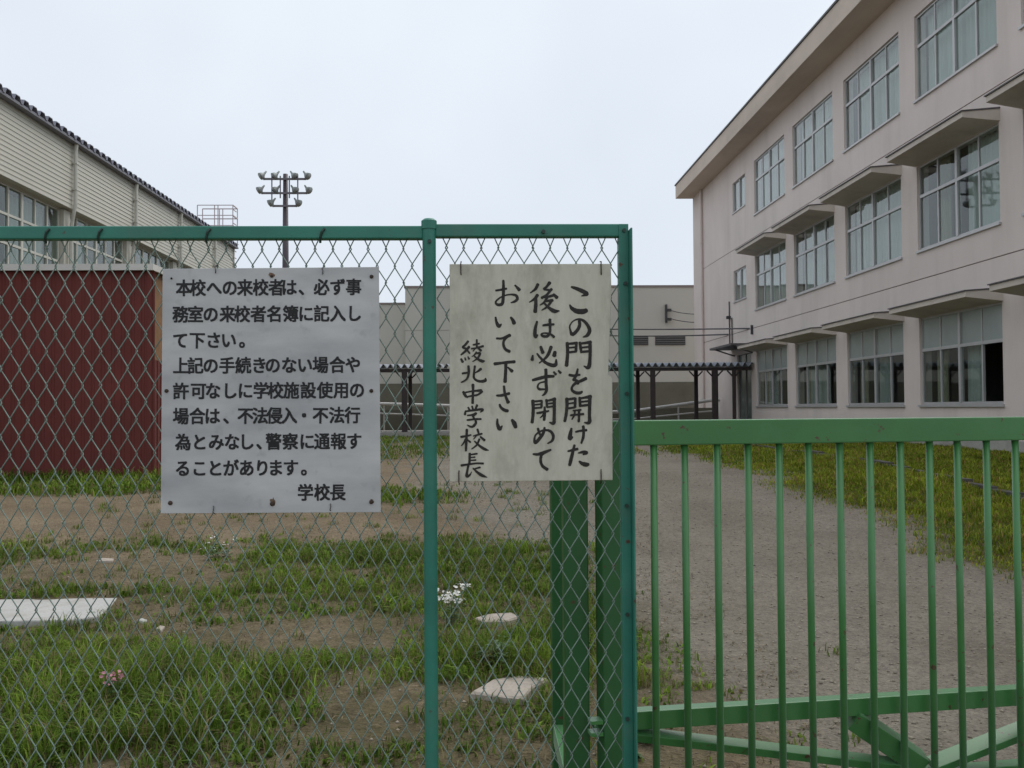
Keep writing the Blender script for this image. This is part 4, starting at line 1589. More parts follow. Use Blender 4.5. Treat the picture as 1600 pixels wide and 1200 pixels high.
# brush strokes traced as centre lines: (x, y, width) in 1/7.5 or 1/10 of a photo pixel from an origin
STROKES = [
    ('column_of_text', 870, 430, 7.5, [
        [(170, 140, 22), (230, 160, 38), (300, 190, 42), (350, 222, 40), (290, 245, 14)],
        [(150, 350, 16), (175, 390, 36), (230, 422, 50), (300, 428, 54), (345, 415, 46)],
        [(262, 535, 30), (265, 590, 34), (235, 650, 34), (180, 695, 36), (155, 640, 20), (152, 590, 16), (190, 540, 14), (250, 517, 20),
         (310, 535, 30), (360, 590, 34), (382, 650, 38), (355, 705, 34), (305, 727, 12)],
        [(120, 795, 34), (125, 880, 34), (122, 960, 34), (112, 1060, 38)], [(110, 806, 22), (170, 802, 26), (235, 795, 28)],
        [(228, 800, 28), (222, 890, 30)], [(140, 852, 18), (220, 844, 20)], [(140, 905, 24), (225, 895, 24)],
        [(268, 790, 28), (285, 905, 26)], [(270, 802, 22), (330, 795, 26), (395, 785, 36)],
        [(386, 790, 36), (388, 900, 34), (385, 1000, 34), (375, 1068, 42), (355, 1084, 32), (315, 1065, 12)],
        [(285, 850, 20), (375, 840, 20)], [(285, 900, 24), (375, 892, 24)]]),
    ('column_of_text', 870, 580, 7.5, [
        [(145, 45, 28), (200, 53, 28), (268, 42, 22)], [(243, -25, 20), (228, 40, 28), (195, 105, 32)],
        [(195, 105, 22), (232, 112, 28), (248, 148, 28)],
        [(340, 85, 36), (285, 112, 32), (220, 140, 30), (180, 180, 24), (176, 220, 28), (215, 250, 32), (265, 255, 34), (295, 240, 22)],
        [(115, 320, 34), (118, 400, 34), (108, 500, 32), (92, 585, 30)], [(115, 332, 24), (210, 318, 26)], [(215, 318, 28), (212, 420, 28)],
        [(130, 381, 18), (205, 369, 18)], [(130, 436, 22), (210, 423, 22)], [(265, 310, 28), (272, 410, 28)],
        [(265, 320, 22), (330, 308, 26), (395, 298, 40)],
        [(385, 302, 38), (382, 420, 34), (380, 520, 32), (382, 588, 38), (360, 606, 32), (320, 600, 12)], [(275, 361, 20), (370, 349, 20)],
        [(275, 406, 24), (375, 393, 24)], [(190, 462, 18), (280, 452, 20)], [(160, 516, 20), (235, 508, 22), (310, 502, 24)],
        [(212, 465, 18), (200, 520, 20), (175, 565, 14)], [(258, 455, 24), (258, 530, 26), (255, 590, 28)],
        [(170, 670, 22), (158, 730, 38), (150, 788, 42), (180, 770, 24)], [(220, 710, 20), (280, 697, 24), (345, 690, 28)],
        [(308, 645, 30), (312, 700, 28), (308, 770, 30), (285, 842, 20)],
        [(130, 936, 20), (190, 922, 26), (242, 910, 28)], [(205, 865, 24), (185, 950, 32), (162, 1040, 36), (148, 1100, 30)],
        [(250, 957, 14), (310, 946, 32), (348, 955, 34), (305, 976, 14)], [(262, 1055, 20), (295, 1080, 38), (340, 1092, 46), (368, 1090, 32)]]),
    ('column_of_text', 815, 430, 7.5, [
        [(190, 110, 34), (160, 165, 28), (100, 210, 12)], [(185, 235, 34), (150, 280, 26), (90, 318, 12)],
        [(165, 270, 32), (165, 350, 36), (158, 430, 40)],
        [(328, 90, 36), (290, 140, 26), (262, 165, 24), (325, 178, 22)], [(350, 165, 28), (295, 230, 26), (235, 268, 28)],
        [(235, 262, 22), (300, 256, 24), (372, 238, 28)], [(372, 225, 24), (412, 264, 38)],
        [(300, 265, 26), (262, 320, 24), (215, 352, 12)], [(268, 308, 20), (362, 296, 30)], [(352, 300, 28), (300, 370, 24), (235, 412, 12)],
        [(268, 335, 20), (320, 385, 30), (380, 422, 42), (440, 420, 12)],
        [(180, 545, 22), (160, 620, 32), (155, 690, 36), (165, 722, 34), (188, 700, 14)], [(250, 590, 22), (310, 581, 26), (375, 578, 24)],
        [(330, 520, 30), (332, 600, 28), (330, 670, 26), (300, 715, 28), (250, 715, 28), (230, 695, 20), (262, 680, 16), (330, 690, 22), (378, 725, 28)],
        [(130, 940, 18), (122, 992, 36)], [(222, 840, 28), (248, 910, 36)], [(345, 840, 34), (310, 930, 32), (265, 985, 24), (205, 1030, 12)],
        [(180, 920, 18), (220, 970, 26), (280, 1025, 32), (350, 1055, 38), (398, 1048, 38), (404, 990, 18)], [(390, 900, 34), (380, 945, 42)]]),
    ('column_of_text', 815, 580, 7.5, [
        [(130, 105, 28), (200, 86, 34), (290, 64, 34), (375, 60, 28)],
        [(283, -20, 32), (285, 60, 32), (286, 150, 32), (290, 220, 32), (270, 265, 26), (240, 285, 12)],
        [(275, 122, 18), (210, 140, 16), (187, 180, 20), (205, 210, 26), (265, 212, 20)], [(375, 10, 20), (400, 38, 28)], [(430, -5, 20), (455, 20, 28)],
        [(130, 345, 34), (135, 430, 34), (132, 520, 32), (122, 600, 32)], [(130, 357, 20), (235, 346, 22)], [(235, 347, 24), (232, 420, 24)],
        [(150, 393, 18), (225, 386, 18)], [(150, 433, 20), (232, 426, 20)], [(288, 335, 26), (298, 420, 24)],
        [(288, 347, 20), (340, 337, 24), (390, 325, 36)],
        [(381, 330, 34), (382, 430, 32), (380, 540, 32), (378, 598, 36), (360, 610, 32), (325, 598, 12)], [(300, 381, 18), (370, 373, 18)],
        [(300, 421, 20), (370, 411, 20)], [(178, 491, 22), (250, 479, 24), (315, 465, 20)], [(268, 420, 22), (270, 500, 28), (262, 572, 28)],
        [(265, 490, 20), (235, 530, 16), (215, 546, 10)],
        [(190, 670, 24), (205, 720, 26), (226, 768, 18)],
        [(268, 660, 22), (255, 720, 30), (215, 780, 34), (160, 838, 32), (150, 790, 22), (165, 745, 18), (215, 706, 20), (280, 690, 24), (340, 706, 28),
         (370, 760, 30), (355, 815, 26), (305, 845, 14)],
        [(135, 970, 20), (190, 973, 30), (260, 952, 34), (340, 920, 22)], [(275, 947, 26), (232, 985, 28), (222, 1050, 30), (245, 1110, 30), (300, 1150, 34)]]),
    ('column_of_text', 760, 430, 7.5, [
        [(110, 182, 20), (170, 173, 24), (235, 160, 22)],
        [(198, 65, 24), (200, 150, 30), (197, 250, 30), (185, 335, 32), (135, 348, 30), (108, 320, 22), (140, 280, 18), (200, 246, 16), (280, 228, 18),
         (345, 240, 28), (362, 280, 30), (330, 310, 26), (285, 325, 10)], [(335, 120, 18), (385, 175, 36)],
        [(108, 495, 20), (118, 550, 28), (145, 598, 38), (175, 575, 14)], [(285, 495, 20), (310, 530, 34), (325, 565, 40)],
        [(120, 742, 20), (185, 741, 24), (275, 705, 34)], [(250, 717, 26), (206, 765, 26), (200, 820, 26), (225, 870, 30), (270, 895, 32)]]),
    ('column_of_text', 760, 540, 7.5, [
        [(95, 215, 32), (170, 206, 28), (250, 196, 30), (330, 190, 32)], [(228, 207, 34), (225, 300, 32), (218, 425, 36)], [(250, 255, 16), (300, 300, 36)],
        [(120, 585, 20), (180, 583, 28), (268, 560, 28)], [(205, 475, 24), (215, 560, 26), (235, 620, 28), (255, 665, 38)],
        [(155, 690, 22), (170, 725, 28), (210, 755, 34), (250, 765, 32)], [(128, 860, 18), (130, 920, 30), (155, 975, 40), (185, 940, 14)],
        [(300, 870, 28), (325, 910, 46), (342, 955, 38)]]),
    ('column_of_text', 705, 520, 10, [
        [(265, 135, 32), (220, 190, 32), (180, 228, 28), (240, 252, 32)], [(282, 220, 34), (220, 290, 34), (155, 345, 24)], [(240, 262, 24), (290, 322, 26)],
        [(155, 410, 28), (180, 455, 38)], [(215, 390, 18), (225, 425, 28)], [(262, 375, 18), (280, 410, 28)],
        [(345, 190, 24), (440, 170, 26)], [(400, 110, 26), (400, 232, 26)], [(315, 250, 24), (400, 236, 24), (500, 210, 30)], [(380, 242, 22), (340, 290, 14)],
        [(420, 238, 26), (465, 280, 36)], [(395, 300, 22), (360, 350, 22), (325, 372, 12)], [(375, 327, 20), (450, 320, 32), (410, 400, 26), (335, 450, 12)],
        [(365, 370, 20), (430, 420, 34), (490, 445, 40), (525, 440, 12)],
        [(270, 520, 32), (275, 600, 34), (265, 680, 30), (230, 735, 26), (160, 775, 22)], [(175, 636, 28), (265, 620, 24)],
        [(370, 520, 30), (358, 620, 30), (355, 700, 32), (400, 745, 34), (470, 760, 38), (533, 745, 42), (535, 710, 18)], [(465, 565, 38), (420, 600, 28), (375, 626, 16)],
        [(340, 810, 42), (342, 900, 36), (338, 1000, 34), (335, 1100, 36)], [(190, 925, 38), (225, 985, 38), (260, 1010, 20)],
        [(200, 937, 20), (330, 912, 26), (470, 900, 38)], [(485, 915, 32), (430, 960, 28), (385, 985, 18)], [(235, 1000, 20), (320, 987, 26), (420, 967, 26)]]),
    ('column_of_text', 705, 630, 10, [
        [(265, 65, 24), (290, 110, 30)], [(325, 45, 24), (340, 95, 28)], [(405, 30, 32), (375, 100, 26)], [(225, 120, 22), (215, 175, 36)],
        [(225, 127, 22), (330, 112, 30), (470, 95, 34), (490, 110, 32), (455, 140, 14)], [(255, 190, 22), (330, 181, 26), (390, 157, 32), (340, 210, 20)],
        [(335, 205, 24), (375, 260, 26), (385, 310, 36), (340, 362, 32), (300, 365, 28), (250, 340, 12)], [(250, 263, 24), (350, 251, 28), (465, 246, 28)],
        [(155, 525, 34), (230, 513, 28), (310, 495, 22)], [(245, 410, 34), (240, 520, 34), (235, 640, 34), (230, 740, 32)], [(225, 560, 26), (195, 620, 22), (160, 662, 16)],
        [(255, 570, 22), (300, 607, 28)], [(410, 405, 28), (430, 470, 28)], [(345, 511, 18), (420, 491, 26), (480, 475, 26)], [(400, 502, 16), (350, 560, 14)],
        [(455, 522, 24), (520, 577, 36)], [(440, 560, 30), (400, 650, 28), (320, 715, 16)], [(365, 592, 20), (440, 662, 32), (520, 715, 40), (585, 735, 12)],
        [(290, 785, 36), (288, 870, 34), (285, 950, 34)], [(300, 802, 24), (405, 787, 26)], [(310, 846, 18), (370, 841, 22)], [(310, 891, 20), (385, 886, 24)],
        [(160, 970, 34), (290, 951, 26), (400, 937, 26), (500, 940, 30)], [(270, 970, 32), (250, 1060, 32), (245, 1138, 42), (290, 1120, 26), (320, 1070, 10)],
        [(450, 1000, 28), (345, 1028, 18)], [(340, 1010, 16), (400, 1070, 32), (480, 1125, 44), (560, 1155, 12)]]),
]


def catmull(P, n=6):
    P = [np.array(p, float) for p in P]
    if len(P) == 2:
        return [P[0] + (P[1] - P[0]) * t for t in np.linspace(0, 1, n + 1)]
    Q = [2 * P[0] - P[1]] + P + [2 * P[-1] - P[-2]]
    out = []
    for i in range(1, len(Q) - 2):
        a, b, c, d = Q[i - 1], Q[i], Q[i + 1], Q[i + 2]
        for k in range(n):
            t = k / n
            out.append(0.5 * (2 * b + (c - a) * t + (2 * a - 5 * b + 4 * c - d) * t * t + (3 * b - a - 3 * c + d) * t ** 3))
    out.append(P[-1])
    return out


for name, ox, oy, sc_, strokes in STROKES:
    mb = MB()
    for si, st in enumerate(strokes):
        c = catmull(st)
        L_, R_ = [], []
        y_s = YB - 0.0004 - 0.00006 * (si % 16)
        n = len(c)
        ts = []
        for i in range(n):
            d = c[min(i + 1, n - 1)][:2] - c[max(i - 1, 0)][:2]
            d = d / (np.linalg.norm(d) + 1e-9)
            ts.append(d)
        line = []
        # rounded ends
        for i in range(n):
            line.append((c[i][:2], ts[i], c[i][2] / 2))
        h0, h1 = line[0], line[-1]
        pre = [(h0[0] - h0[1] * h0[2] * 0.75, h0[1], h0[2] * 0.35), (h0[0] - h0[1] * h0[2] * 0.45, h0[1], h0[2] * 0.8)]
        post = [(h1[0] + h1[1] * h1[2] * 0.45, h1[1], h1[2] * 0.8), (h1[0] + h1[1] * h1[2] * 0.75, h1[1], h1[2] * 0.35)]
        line = pre + line + post
        vs__ = []
        for i, (p, d, hw_) in enumerate(line):
            nrm = np.array([-d[1], d[0]])
            hw_ = hw_ * 1.17 * rs.uniform(0.95, 1.05)
            yy_ = y_s - 0.00004 * i / len(line)
            for sgn in (1, -1):
                e = p + nrm * hw_ * sgn
                w_ = at(ox + e[0] / sc_, oy + e[1] / sc_, YS)
                vs__.append((w_.x, yy_, w_.z))
        mb.add(vs__, [(2 * i, 2 * i + 2, 2 * i + 3, 2 * i + 1) for i in range(len(line) - 1)])
    me = bpy.data.meshes.new(name)
    me.from_pydata(mb.v, [], mb.f)
    me.materials.append(M['ink_brush'])
    o = bpy.data.objects.new(name, me)
    COL.objects.link(o)
    o.parent = brush
    o.matrix_parent_inverse = Matrix.Translation(-Vector(brush.location))
for (a, b, dz) in ((720, 413, 1), (939, 413, 1), (717, 752, -1), (939, 750, -1)):
    p = at(a, b, YB)
    mm = MB()
    mm.tube([p + Vector((0.0005, 0.001, -0.026 * dz)), p + Vector((0, -0.003, -0.02 * dz)), p + Vector((0, -0.0025, 0.002 * dz)), p + Vector((0.001, 0.003, 0.007 * dz)),
             p + Vector((0, 0.018, 0.009 * dz))], 0.0014, 6)
    v_build(mm, 'tie_wire', M['rusty'], brush, brush.location)

# ------------------------------------------------------------------ slab, stones
def ground_at(px, py):
    """point of the ground seen at a pixel"""
    d = CAM_ROT @ Vector(((px - 800) / FPX, (600 - py) / FPX, -1.0))
    t = 3.0
    while t < 60:
        p = EYE + d * t
        if p.z <= gz(p.x, p.y):
            return p
        t += 0.02
    return p


def flat_rock(name, pix, h, mat, label, cat, seed, group=None):
    r = random.Random(seed)
    pts = [ground_at(*p) for p in pix]
    c = sum(pts, Vector()) / len(pts)
    n = len(pts)
    lo = [(p.x - c.x, p.y - c.y, -0.05) for p in pts]
    mid = [(p.x - c.x, p.y - c.y, h * 0.7 + r.uniform(-.1, .1) * h) for p in pts]
    hi = [((p.x - c.x) * 0.93, (p.y - c.y) * 0.93, h + r.uniform(-.15, .15) * h) for p in pts]
    m = MB().add(lo + mid + hi + [(0, 0, h * 1.03)],
                 [(i, (i + 1) % n, n + (i + 1) % n, n + i) for i in range(n)] +
                 [(n + i, n + (i + 1) % n, 2 * n + (i + 1) % n, 2 * n + i) for i in range(n)] +
                 [(2 * n + i, 2 * n + (i + 1) % n, 3 * n) for i in range(n)])
    o = m.build(name, mat)
    o.location = (c.x, c.y, gz(c.x, c.y))
    return tag(o, label, cat, group)


flat_rock('flat_stone', [(735, 1092), (772, 1066), (812, 1062), (858, 1068), (832, 1084), (818, 1103), (790, 1101)], 0.03, M['stone_tan'],
          'flat tan stone slab in the weeds left of the green gate post', 'stone', 1)
flat_rock('small_stone', [(742, 974), (765, 966), (800, 965), (812, 972), (795, 979), (756, 980)], 0.035, M['stone_tan'],
          'small pale stone lying beside the white flowers', 'stone', 2)
flat_rock('pebble_stone', [(214, 972), (222, 968), (230, 971), (226, 976)], 0.012, M['slab_white'], 'tiny white pebble right of the concrete slab', 'stone', 3)
flat_rock('pebble_stone', [(244, 984), (250, 979), (258, 982), (252, 990)], 0.012, M['stone_tan'], 'tiny tan pebble right of the white pebble', 'stone', 4)
flat_rock('thin_stone', [(150, 879), (160, 874), (178, 875), (176, 880)], 0.015, M['stone_tan'], 'thin pale stone in the brown earth behind the slab', 'stone', 6)
sa, sb_ = ground_at(185, 934), ground_at(138, 979)
ws = MB()
ws.add([], [])
pl4 = [(sb_.x - 1.4, sb_.y), (sb_.x - 0.12, sb_.y), (sb_.x + 0.03, sb_.y + 0.10), (sa.x, sa.y), (sa.x - 1.5, sa.y)]
cz = gz(sa.x - 0.5, (sa.y + sb_.y) / 2)
ws.slab([(p[0] - sa.x, p[1] - sa.y) for p in pl4], -0.08, 0.028)
o = ws.build('concrete_slab', M['slab_white'], bevel=0.01)
o.location = (sa.x, sa.y, cz)
tag(o, 'pale concrete slab lying in the weeds at the left', 'slab')

# ------------------------------------------------------------------ grass and gravel
def blades(name, x, y, hgt, wid, col, lean=0.5, seed=1):
    """one mesh of curved grass blades rooted at x, y"""
    r = np.random.default_rng(seed)
    n = len(x)
    z = gh(x, y)
    a = r.random(n) * 2 * np.pi
    ln = lean * (0.25 + r.random(n))
    dx, dy = np.cos(a), np.sin(a)
    sx, sy = -dy, dx
    base = np.stack([x, y, z - 0.004], -1)
    D = np.stack([dx, dy, np.zeros(n)], -1)
    S = np.stack([sx, sy, np.zeros(n)], -1)
    U = np.array([0, 0, 1.0])
    h = hgt[:, None]
    w = wid[:, None] / 2
    l = ln[:, None]
    p0, p1 = base - S * w, base + S * w
    mid = base + U * h * 0.6 + D * h * l * 0.35
    p2, p3 = mid - S * w * 0.8, mid + S * w * 0.8
    tip = base + U * h * (1 - 0.25 * l) + D * h * l
    V = np.stack([p0, p1, p2, p3, tip], 1).reshape(-1, 3).astype(np.float32)
    b = np.arange(n)[:, None] * 5
    quads = b + np.array([[0, 1, 3, 2]])
    tris = b + np.array([[2, 3, 4]])
    m = bpy.data.meshes.new(name)
    m.vertices.add(n * 5)
    m.vertices.foreach_set('co', V.ravel())
    loops = np.concatenate([quads, tris], 1).ravel().astype(np.int32)
    m.loops.add(len(loops))
    m.loops.foreach_set('vertex_index', loops)
    m.polygons.add(n * 2)
    st = np.stack([np.arange(n) * 7, np.arange(n) * 7 + 4], -1).ravel().astype(np.int32)
    m.polygons.foreach_set('loop_start', st)
    m.polygons.foreach_set('use_smooth', np.ones(n * 2, dtype=bool))
    m.update()
    C = np.repeat(np.concatenate([col, np.ones((n, 1))], 1), 5, axis=0).astype(np.float32)
    at__ = m.attributes.new('tint', 'FLOAT_COLOR', 'POINT')
    at__.data.foreach_set('color', C.ravel())
    m.materials.append(GRASS)
    o = bpy.data.objects.new(name, m)
    COL.objects.link(o)
    return o


GRASS = mat_blades()


def sample(x0, x1, y0, y1, n, seed, power=1.0):
    r = np.random.default_rng(seed)
    x = r.uniform(x0, x1, n)
    y = r.uniform(y0, y1, n)
    g_, _ = cover(x, y)
    keep = r.random(n) < g_ ** power
    return x[keep], y[keep], g_[keep]


def tints(n, seed, dry=0.15, x=None, y=None):
    r = np.random.default_rng(seed)
    greens = np.array([[0.060, 0.112, 0.022], [0.082, 0.140, 0.030], [0.105, 0.160, 0.038], [0.050, 0.095, 0.026]])
    c = greens[r.integers(0, 4, n)] * r.uniform(0.75, 1.25, (n, 1)) * np.array([1.65, 1.55, 0.85])
    if x is not None:
        patch = fbm(x * 1.3 + 90, y * 1.3 + 40)[:, None]
        fine = vnoise(x * 7.0 + 31, y * 7.0 + 12)[:, None]
        c = c * (0.62 + 0.56 * patch) * (0.7 + 0.75 * fine) + np.array([0.045, 0.030, 0.0]) * np.clip(patch - 0.5, 0, 1) * 1.6
    d = r.random(n) < dry
    c[d] = np.array([0.23, 0.19, 0.09]) * r.uniform(0.6, 1.2, (d.sum(), 1))
    return c


def rock_free(x, y):
    k = np.ones(len(x), bool)
    k &= ~((x < sa.x + 0.03) & (x > sa.x - 1.6) & (y > sb_.y - 0.02) & (y < sa.y + 0.02))
    for (px, py, rx, ry) in ((795, 1084, 0.19, 0.17), (778, 973, 0.12, 0.10)):
        c = ground_at(px, py)
        k &= ((x - c.x) / rx) ** 2 + ((y - c.y) / ry) ** 2 > 1
    return k


# near corner
x, y, g_ = sample(-5.2, 1.7, 3.4, 10.4, 150000, 1, 1.3)
k = rock_free(x, y)
x, y, g_ = x[k], y[k], g_[k]
r = np.random.default_rng(5)
tall = ell(x, y, -1.95, 5.0, 1.5, 0.9) * 0.07 + ell(x, y, 0.12, 5.9, 0.55, 0.55) * 0.06
hg = (0.030 + 0.050 * g_ + tall) * r.uniform(0.45, 1.5, len(x)) * (0.45 + 1.1 * vnoise(x * 6.1 + 3, y * 6.1))
o = blades('grass', x, y, hg, r.uniform(0.004, 0.009, len(x)), tints(len(x), 6, 0.20, x, y), 1.0, 7)
tag(o, 'patchy grass and weeds behind the chain link fence', 'grass', kind='stuff')
# broad-leaved weeds hugging the ground
x, y, g_ = sample(-5.0, 1.6, 3.5, 10.0, 30000, 21, 0.8)
cl = fbm(x * 3.1 + 11, y * 3.1 + 17) > 0.47
k = rock_free(x, y) & cl
x, y, g_ = x[k], y[k], g_[k]
r = np.random.default_rng(22)
tall = ell(x, y, -1.95, 5.0, 1.5, 0.9) * 0.05
o = blades('weed_cover', x, y, (0.03 + 0.03 * g_ + tall) * r.uniform(0.6, 1.4, len(x)), r.uniform(0.012, 0.026, len(x)), tints(len(x), 23, 0.06, x, y), 1.3, 24)
tag(o, 'low broad leaved weeds among the grass behind the fence', 'weeds', kind='stuff')
# stray tufts on the bare earth and along the road edge
r = np.random.default_rng(31)
tx, ty = [], []
for i in range(420):
    cx_, cy_ = r.uniform(-5, 2.2), r.uniform(3.6, 14)
    gg = cover(np.array([cx_]), np.array([cy_]))[0][0]
    if gg < 0.45 and (cx_ < 0.9 or r.random() < 0.12):
        nb = r.integers(8, 36)
        tx.append(cx_ + r.normal(0, 0.035, nb))
        ty.append(cy_ + r.normal(0, 0.035, nb))
tx, ty = np.concatenate(tx), np.concatenate(ty)
k = rock_free(tx, ty)
tx, ty = tx[k], ty[k]
o = blades('stray_grass', tx, ty, r.uniform(0.03, 0.08, len(tx)), r.uniform(0.004, 0.009, len(tx)), tints(len(tx), 32, 0.2, tx, ty), 0.9, 33)
tag(o, 'scattered grass tufts on the bare brown earth', 'grass', kind='stuff')
r = np.random.default_rng(71)
x, y = r.uniform(-5, 1.8, 14000), r.uniform(3.5, 10.5, 14000)
k = rock_free(x, y) & (fbm(x * 2 + 60, y * 2 + 8) > 0.42)
x, y = x[k], y[k]
c = np.array([0.27, 0.215, 0.13]) * r.uniform(0.35, 1.15, (len(x), 1))
o = blades('dry_litter', x, y, r.uniform(0.012, 0.035, len(x)), r.uniform(0.003, 0.008, len(x)), c, 3.2, 72)
tag(o, 'dry straw and dead leaves lying on the earth behind the fence', 'litter', kind='stuff')
# verge on the right
x, y, g_ = sample(3.6, X0 - 0.03, 5.0, 36, 130000, 41, 1.0)
x2, y2, g2 = sample(3.6, X0 - 0.03, 6.0, 17, 110000, 47, 1.0)
x, y, g_ = np.concatenate([x, x2]), np.concatenate([y, y2]), np.concatenate([g_, g2])
k = (np.abs(x - 6.3) > 0.045)
x, y, g_ = x[k], y[k], g_[k]
r = np.random.default_rng(42)
hg = (0.05 + 0.05 * fbm(x * 0.8 + 3, y * 0.8)) * r.uniform(0.6, 1.5, len(x)) * (0.5 + 0.5 * smooth01(4.3, 5.4, x))
c = tints(len(x), 43, 0.16, x, y) * np.array([1.60, 1.28, 0.9])
o = blades('verge_grass', x, y, hg * (0.6 + 0.8 * vnoise(x * 5, y * 5)), r.uniform(0.6, 1.3, len(x)) * (0.003 + 0.00065 * y), c, 0.9, 44)
tag(o, 'rough grass verge in front of the classroom windows', 'grass', kind='stuff')
# strips farther off
xs_, ys_, gs_ = [], [], []
for a in ((-10, -1.5, 12.3, 15.4, 26000, 51), (-8, 5, 17, 36, 42000, 52), (-4, 0.5, 11, 14, 9000, 53)):
    x, y, g_ = sample(*a[:5], a[5], 1.2)
    xs_.append(x)
    ys_.append(y)
    gs_.append(g_)
x, y = np.concatenate(xs_), np.concatenate(ys_)
r = np.random.default_rng(54)
hg = 0.08 * r.uniform(0.5, 1.5, len(x)) + 0.16 * r.random(len(x)) ** 3 * smooth01(14.6, 15.3, y) * (1 - smooth01(15.5, 16, y))
o = blades('far_grass', x, y, hg, r.uniform(0.014, 0.03, len(x)), tints(len(x), 55, 0.18, x, y), 0.8, 56)
tag(o, 'grass strips at the foot of the shed and towards the walkway', 'grass', kind='stuff')


def pebbles(name, x, y, s, col, seed):
    r = np.random.default_rng(seed)
    n = len(x)
    oct_ = np.array([[1, 0, 0], [0, 1, 0], [-1, 0, 0], [0, -1, 0], [0, 0, 0.65], [0, 0, -0.5]], float)
    V = oct_[None] * s[:, None, None] * r.uniform(0.6, 1.3, (n, 6, 1))
    a = r.random(n) * 6.28
    ca__, sa__ = np.cos(a)[:, None], np.sin(a)[:, None]
    X_ = V[..., 0] * ca__ - V[..., 1] * sa__
    Y_ = V[..., 0] * sa__ + V[..., 1] * ca__
    P = np.stack([X_ + x[:, None], Y_ + y[:, None], V[..., 2] + gh(x, y)[:, None] + s[:, None] * 0.15], -1).reshape(-1, 3).astype(np.float32)
    f = np.array([[0, 1, 4], [1, 2, 4], [2, 3, 4], [3, 0, 4], [1, 0, 5], [2, 1, 5], [3, 2, 5], [0, 3, 5]])
    F = (np.arange(n)[:, None, None] * 6 + f[None]).reshape(-1).astype(np.int32)
    m = bpy.data.meshes.new(name)
    m.vertices.add(n * 6)
    m.vertices.foreach_set('co', P.ravel())
    m.loops.add(len(F))
    m.loops.foreach_set('vertex_index', F)
    m.polygons.add(n * 8)
    m.polygons.foreach_set('loop_start', np.arange(0, n * 24, 3, dtype=np.int32))
    m.polygons.foreach_set('use_smooth', np.ones(n * 8, dtype=bool))
    m.update()
    C = np.repeat(np.concatenate([col, np.ones((n, 1))], 1), 6, axis=0).astype(np.float32)
    m.attributes.new('tint', 'FLOAT_COLOR', 'POINT').data.foreach_set('color', C.ravel())
    m.materials.append(mat_tint('pebble'))
    o = bpy.data.objects.new(name, m)
    COL.objects.link(o)
    return o


r = np.random.default_rng(61)
x, y = r.uniform(-5, 5.2, 60000), 3.6 + 12 * r.random(60000) ** 1.5
g_, v_ = cover(x, y)
k = (g_ < 0.35) & (r.random(len(x)) < 0.15 + 0.45 * v_)
x, y = x[k], y[k]
s = 0.004 + 0.011 * r.random(len(x)) ** 4
c = np.array([0.25, 0.215, 0.165]) * r.uniform(0.65, 1.4, (len(x), 1))
o = pebbles('gravel', x, y, s, c, 62)
tag(o, 'loose gravel strewn over the drive and bare earth', 'gravel', kind='stuff')


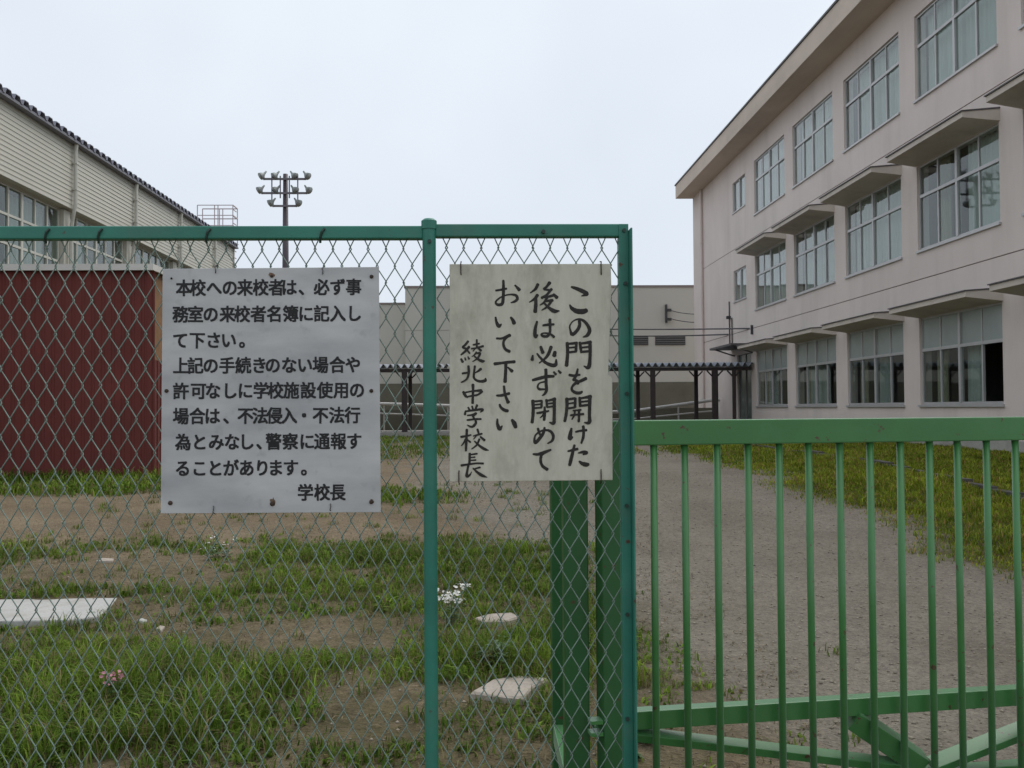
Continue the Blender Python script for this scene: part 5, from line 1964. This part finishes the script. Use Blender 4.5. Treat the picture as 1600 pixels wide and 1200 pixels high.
# ------------------------------------------------------------------ flowers
def flower_plant(name, px, py, n_st, h, spread, petal, label, seed, head=0.012, nleaf=10, cluster=9, leaf=0.05):
    r = random.Random(seed)
    c = ground_at(px, py)
    t = thing(name, label, 'plant', (c.x, c.y, gz(c.x, c.y)))
    st, hd, lf = MB(), MB(), MB()
    for i in range(n_st):
        a = r.uniform(0, 6.28)
        rad = spread * r.random() ** 0.6
        b = Vector((rad * 0.4 * math.cos(a), rad * 0.4 * math.sin(a), 0))
        tip = Vector((rad * math.cos(a), rad * math.sin(a), h * r.uniform(0.6, 1.05)))
        st.tube([b, b.lerp(tip, 0.5) + Vector((0, 0, h * 0.08)), tip], [0.0022, 0.0018, 0.0012], 5)
        for k_ in range(cluster):
            p = tip + Vector((r.gauss(0, head * 1.6), r.gauss(0, head * 1.6), r.gauss(0, head * 0.8)))
            n0 = Vector((r.gauss(0, .5), r.gauss(-.4, .5), 1)).normalized()
            u = n0.orthogonal().normalized()
            v = n0.cross(u)
            s_ = head * r.uniform(0.5, 1.0)
            pts = []
            for j in range(5):
                an = 6.283 * j / 5
                pts.append(p + (u * math.cos(an) + v * math.sin(an)) * s_ + n0 * s_ * 0.3)
            hd.add([p] + pts, [(0, 1 + j, 1 + (j + 1) % 5) for j in range(5)])
        for k_ in range(nleaf):
            f = r.random() * 0.75
            p = b.lerp(tip, f)
            an = r.uniform(0, 6.28)
            d = Vector((math.cos(an), math.sin(an), r.uniform(-.1, .6))).normalized()
            s2 = d.cross(Vector((0, 0, 1))).normalized()
            l_ = leaf * r.uniform(0.5, 1.1)
            w_ = l_ * 0.22
            q0 = p + d * l_ * 0.5
            lf.add([p, q0 + s2 * w_, p + d * l_ - Vector((0, 0, l_ * .2)), q0 - s2 * w_], [(0, 1, 2, 3)])
    st.build('stem', M['weed_stem'], t)
    tag(lf.build('foliage', M['weed_leaf'], t), kind='stuff')
    tag(hd.build('blossom', petal, t), kind='stuff')
    return t


flower_plant('white_flower_plant', 705, 980, 13, 0.27, 0.13, M['petal_white'], 'tall weed with white flower heads beside the round fence post', 3, 0.013)
flower_plant('pink_flower_plant', 182, 1105, 5, 0.20, 0.07, M['petal_pink'], 'pink flowered weed standing in the tall grass at lower left', 4, 0.011, cluster=10)
flower_plant('small_white_weed', 350, 872, 6, 0.16, 0.2, M['petal_white'], 'thin weed with tiny white flowers below the printed sign', 5, 0.009, cluster=4, leaf=0.07)
flower_plant('yellow_flower_plant', 385, 1058, 3, 0.06, 0.06, M['petal_yellow'], 'low weed with a small yellow flower below the printed sign', 6, 0.010, cluster=4, leaf=0.05)
flower_plant('leafy_weed', 1008, 1160, 7, 0.10, 0.10, M['weed_leaf'], 'leafy green weed under the left end of the gate', 8, 0.01, cluster=1, nleaf=9, leaf=0.07)
flower_plant('leafy_weed', 985, 1185, 5, 0.08, 0.09, M['weed_leaf'], 'low green weed at the foot of the gate stile', 9, 0.01, cluster=1, nleaf=9, leaf=0.06)
flower_plant('dark_weed_clump', 775, 1040, 12, 0.16, 0.16, M['weed_leaf'], 'dark bushy weed clump behind the flat tan stone', 10, 0.01, cluster=1, nleaf=12, leaf=0.08)
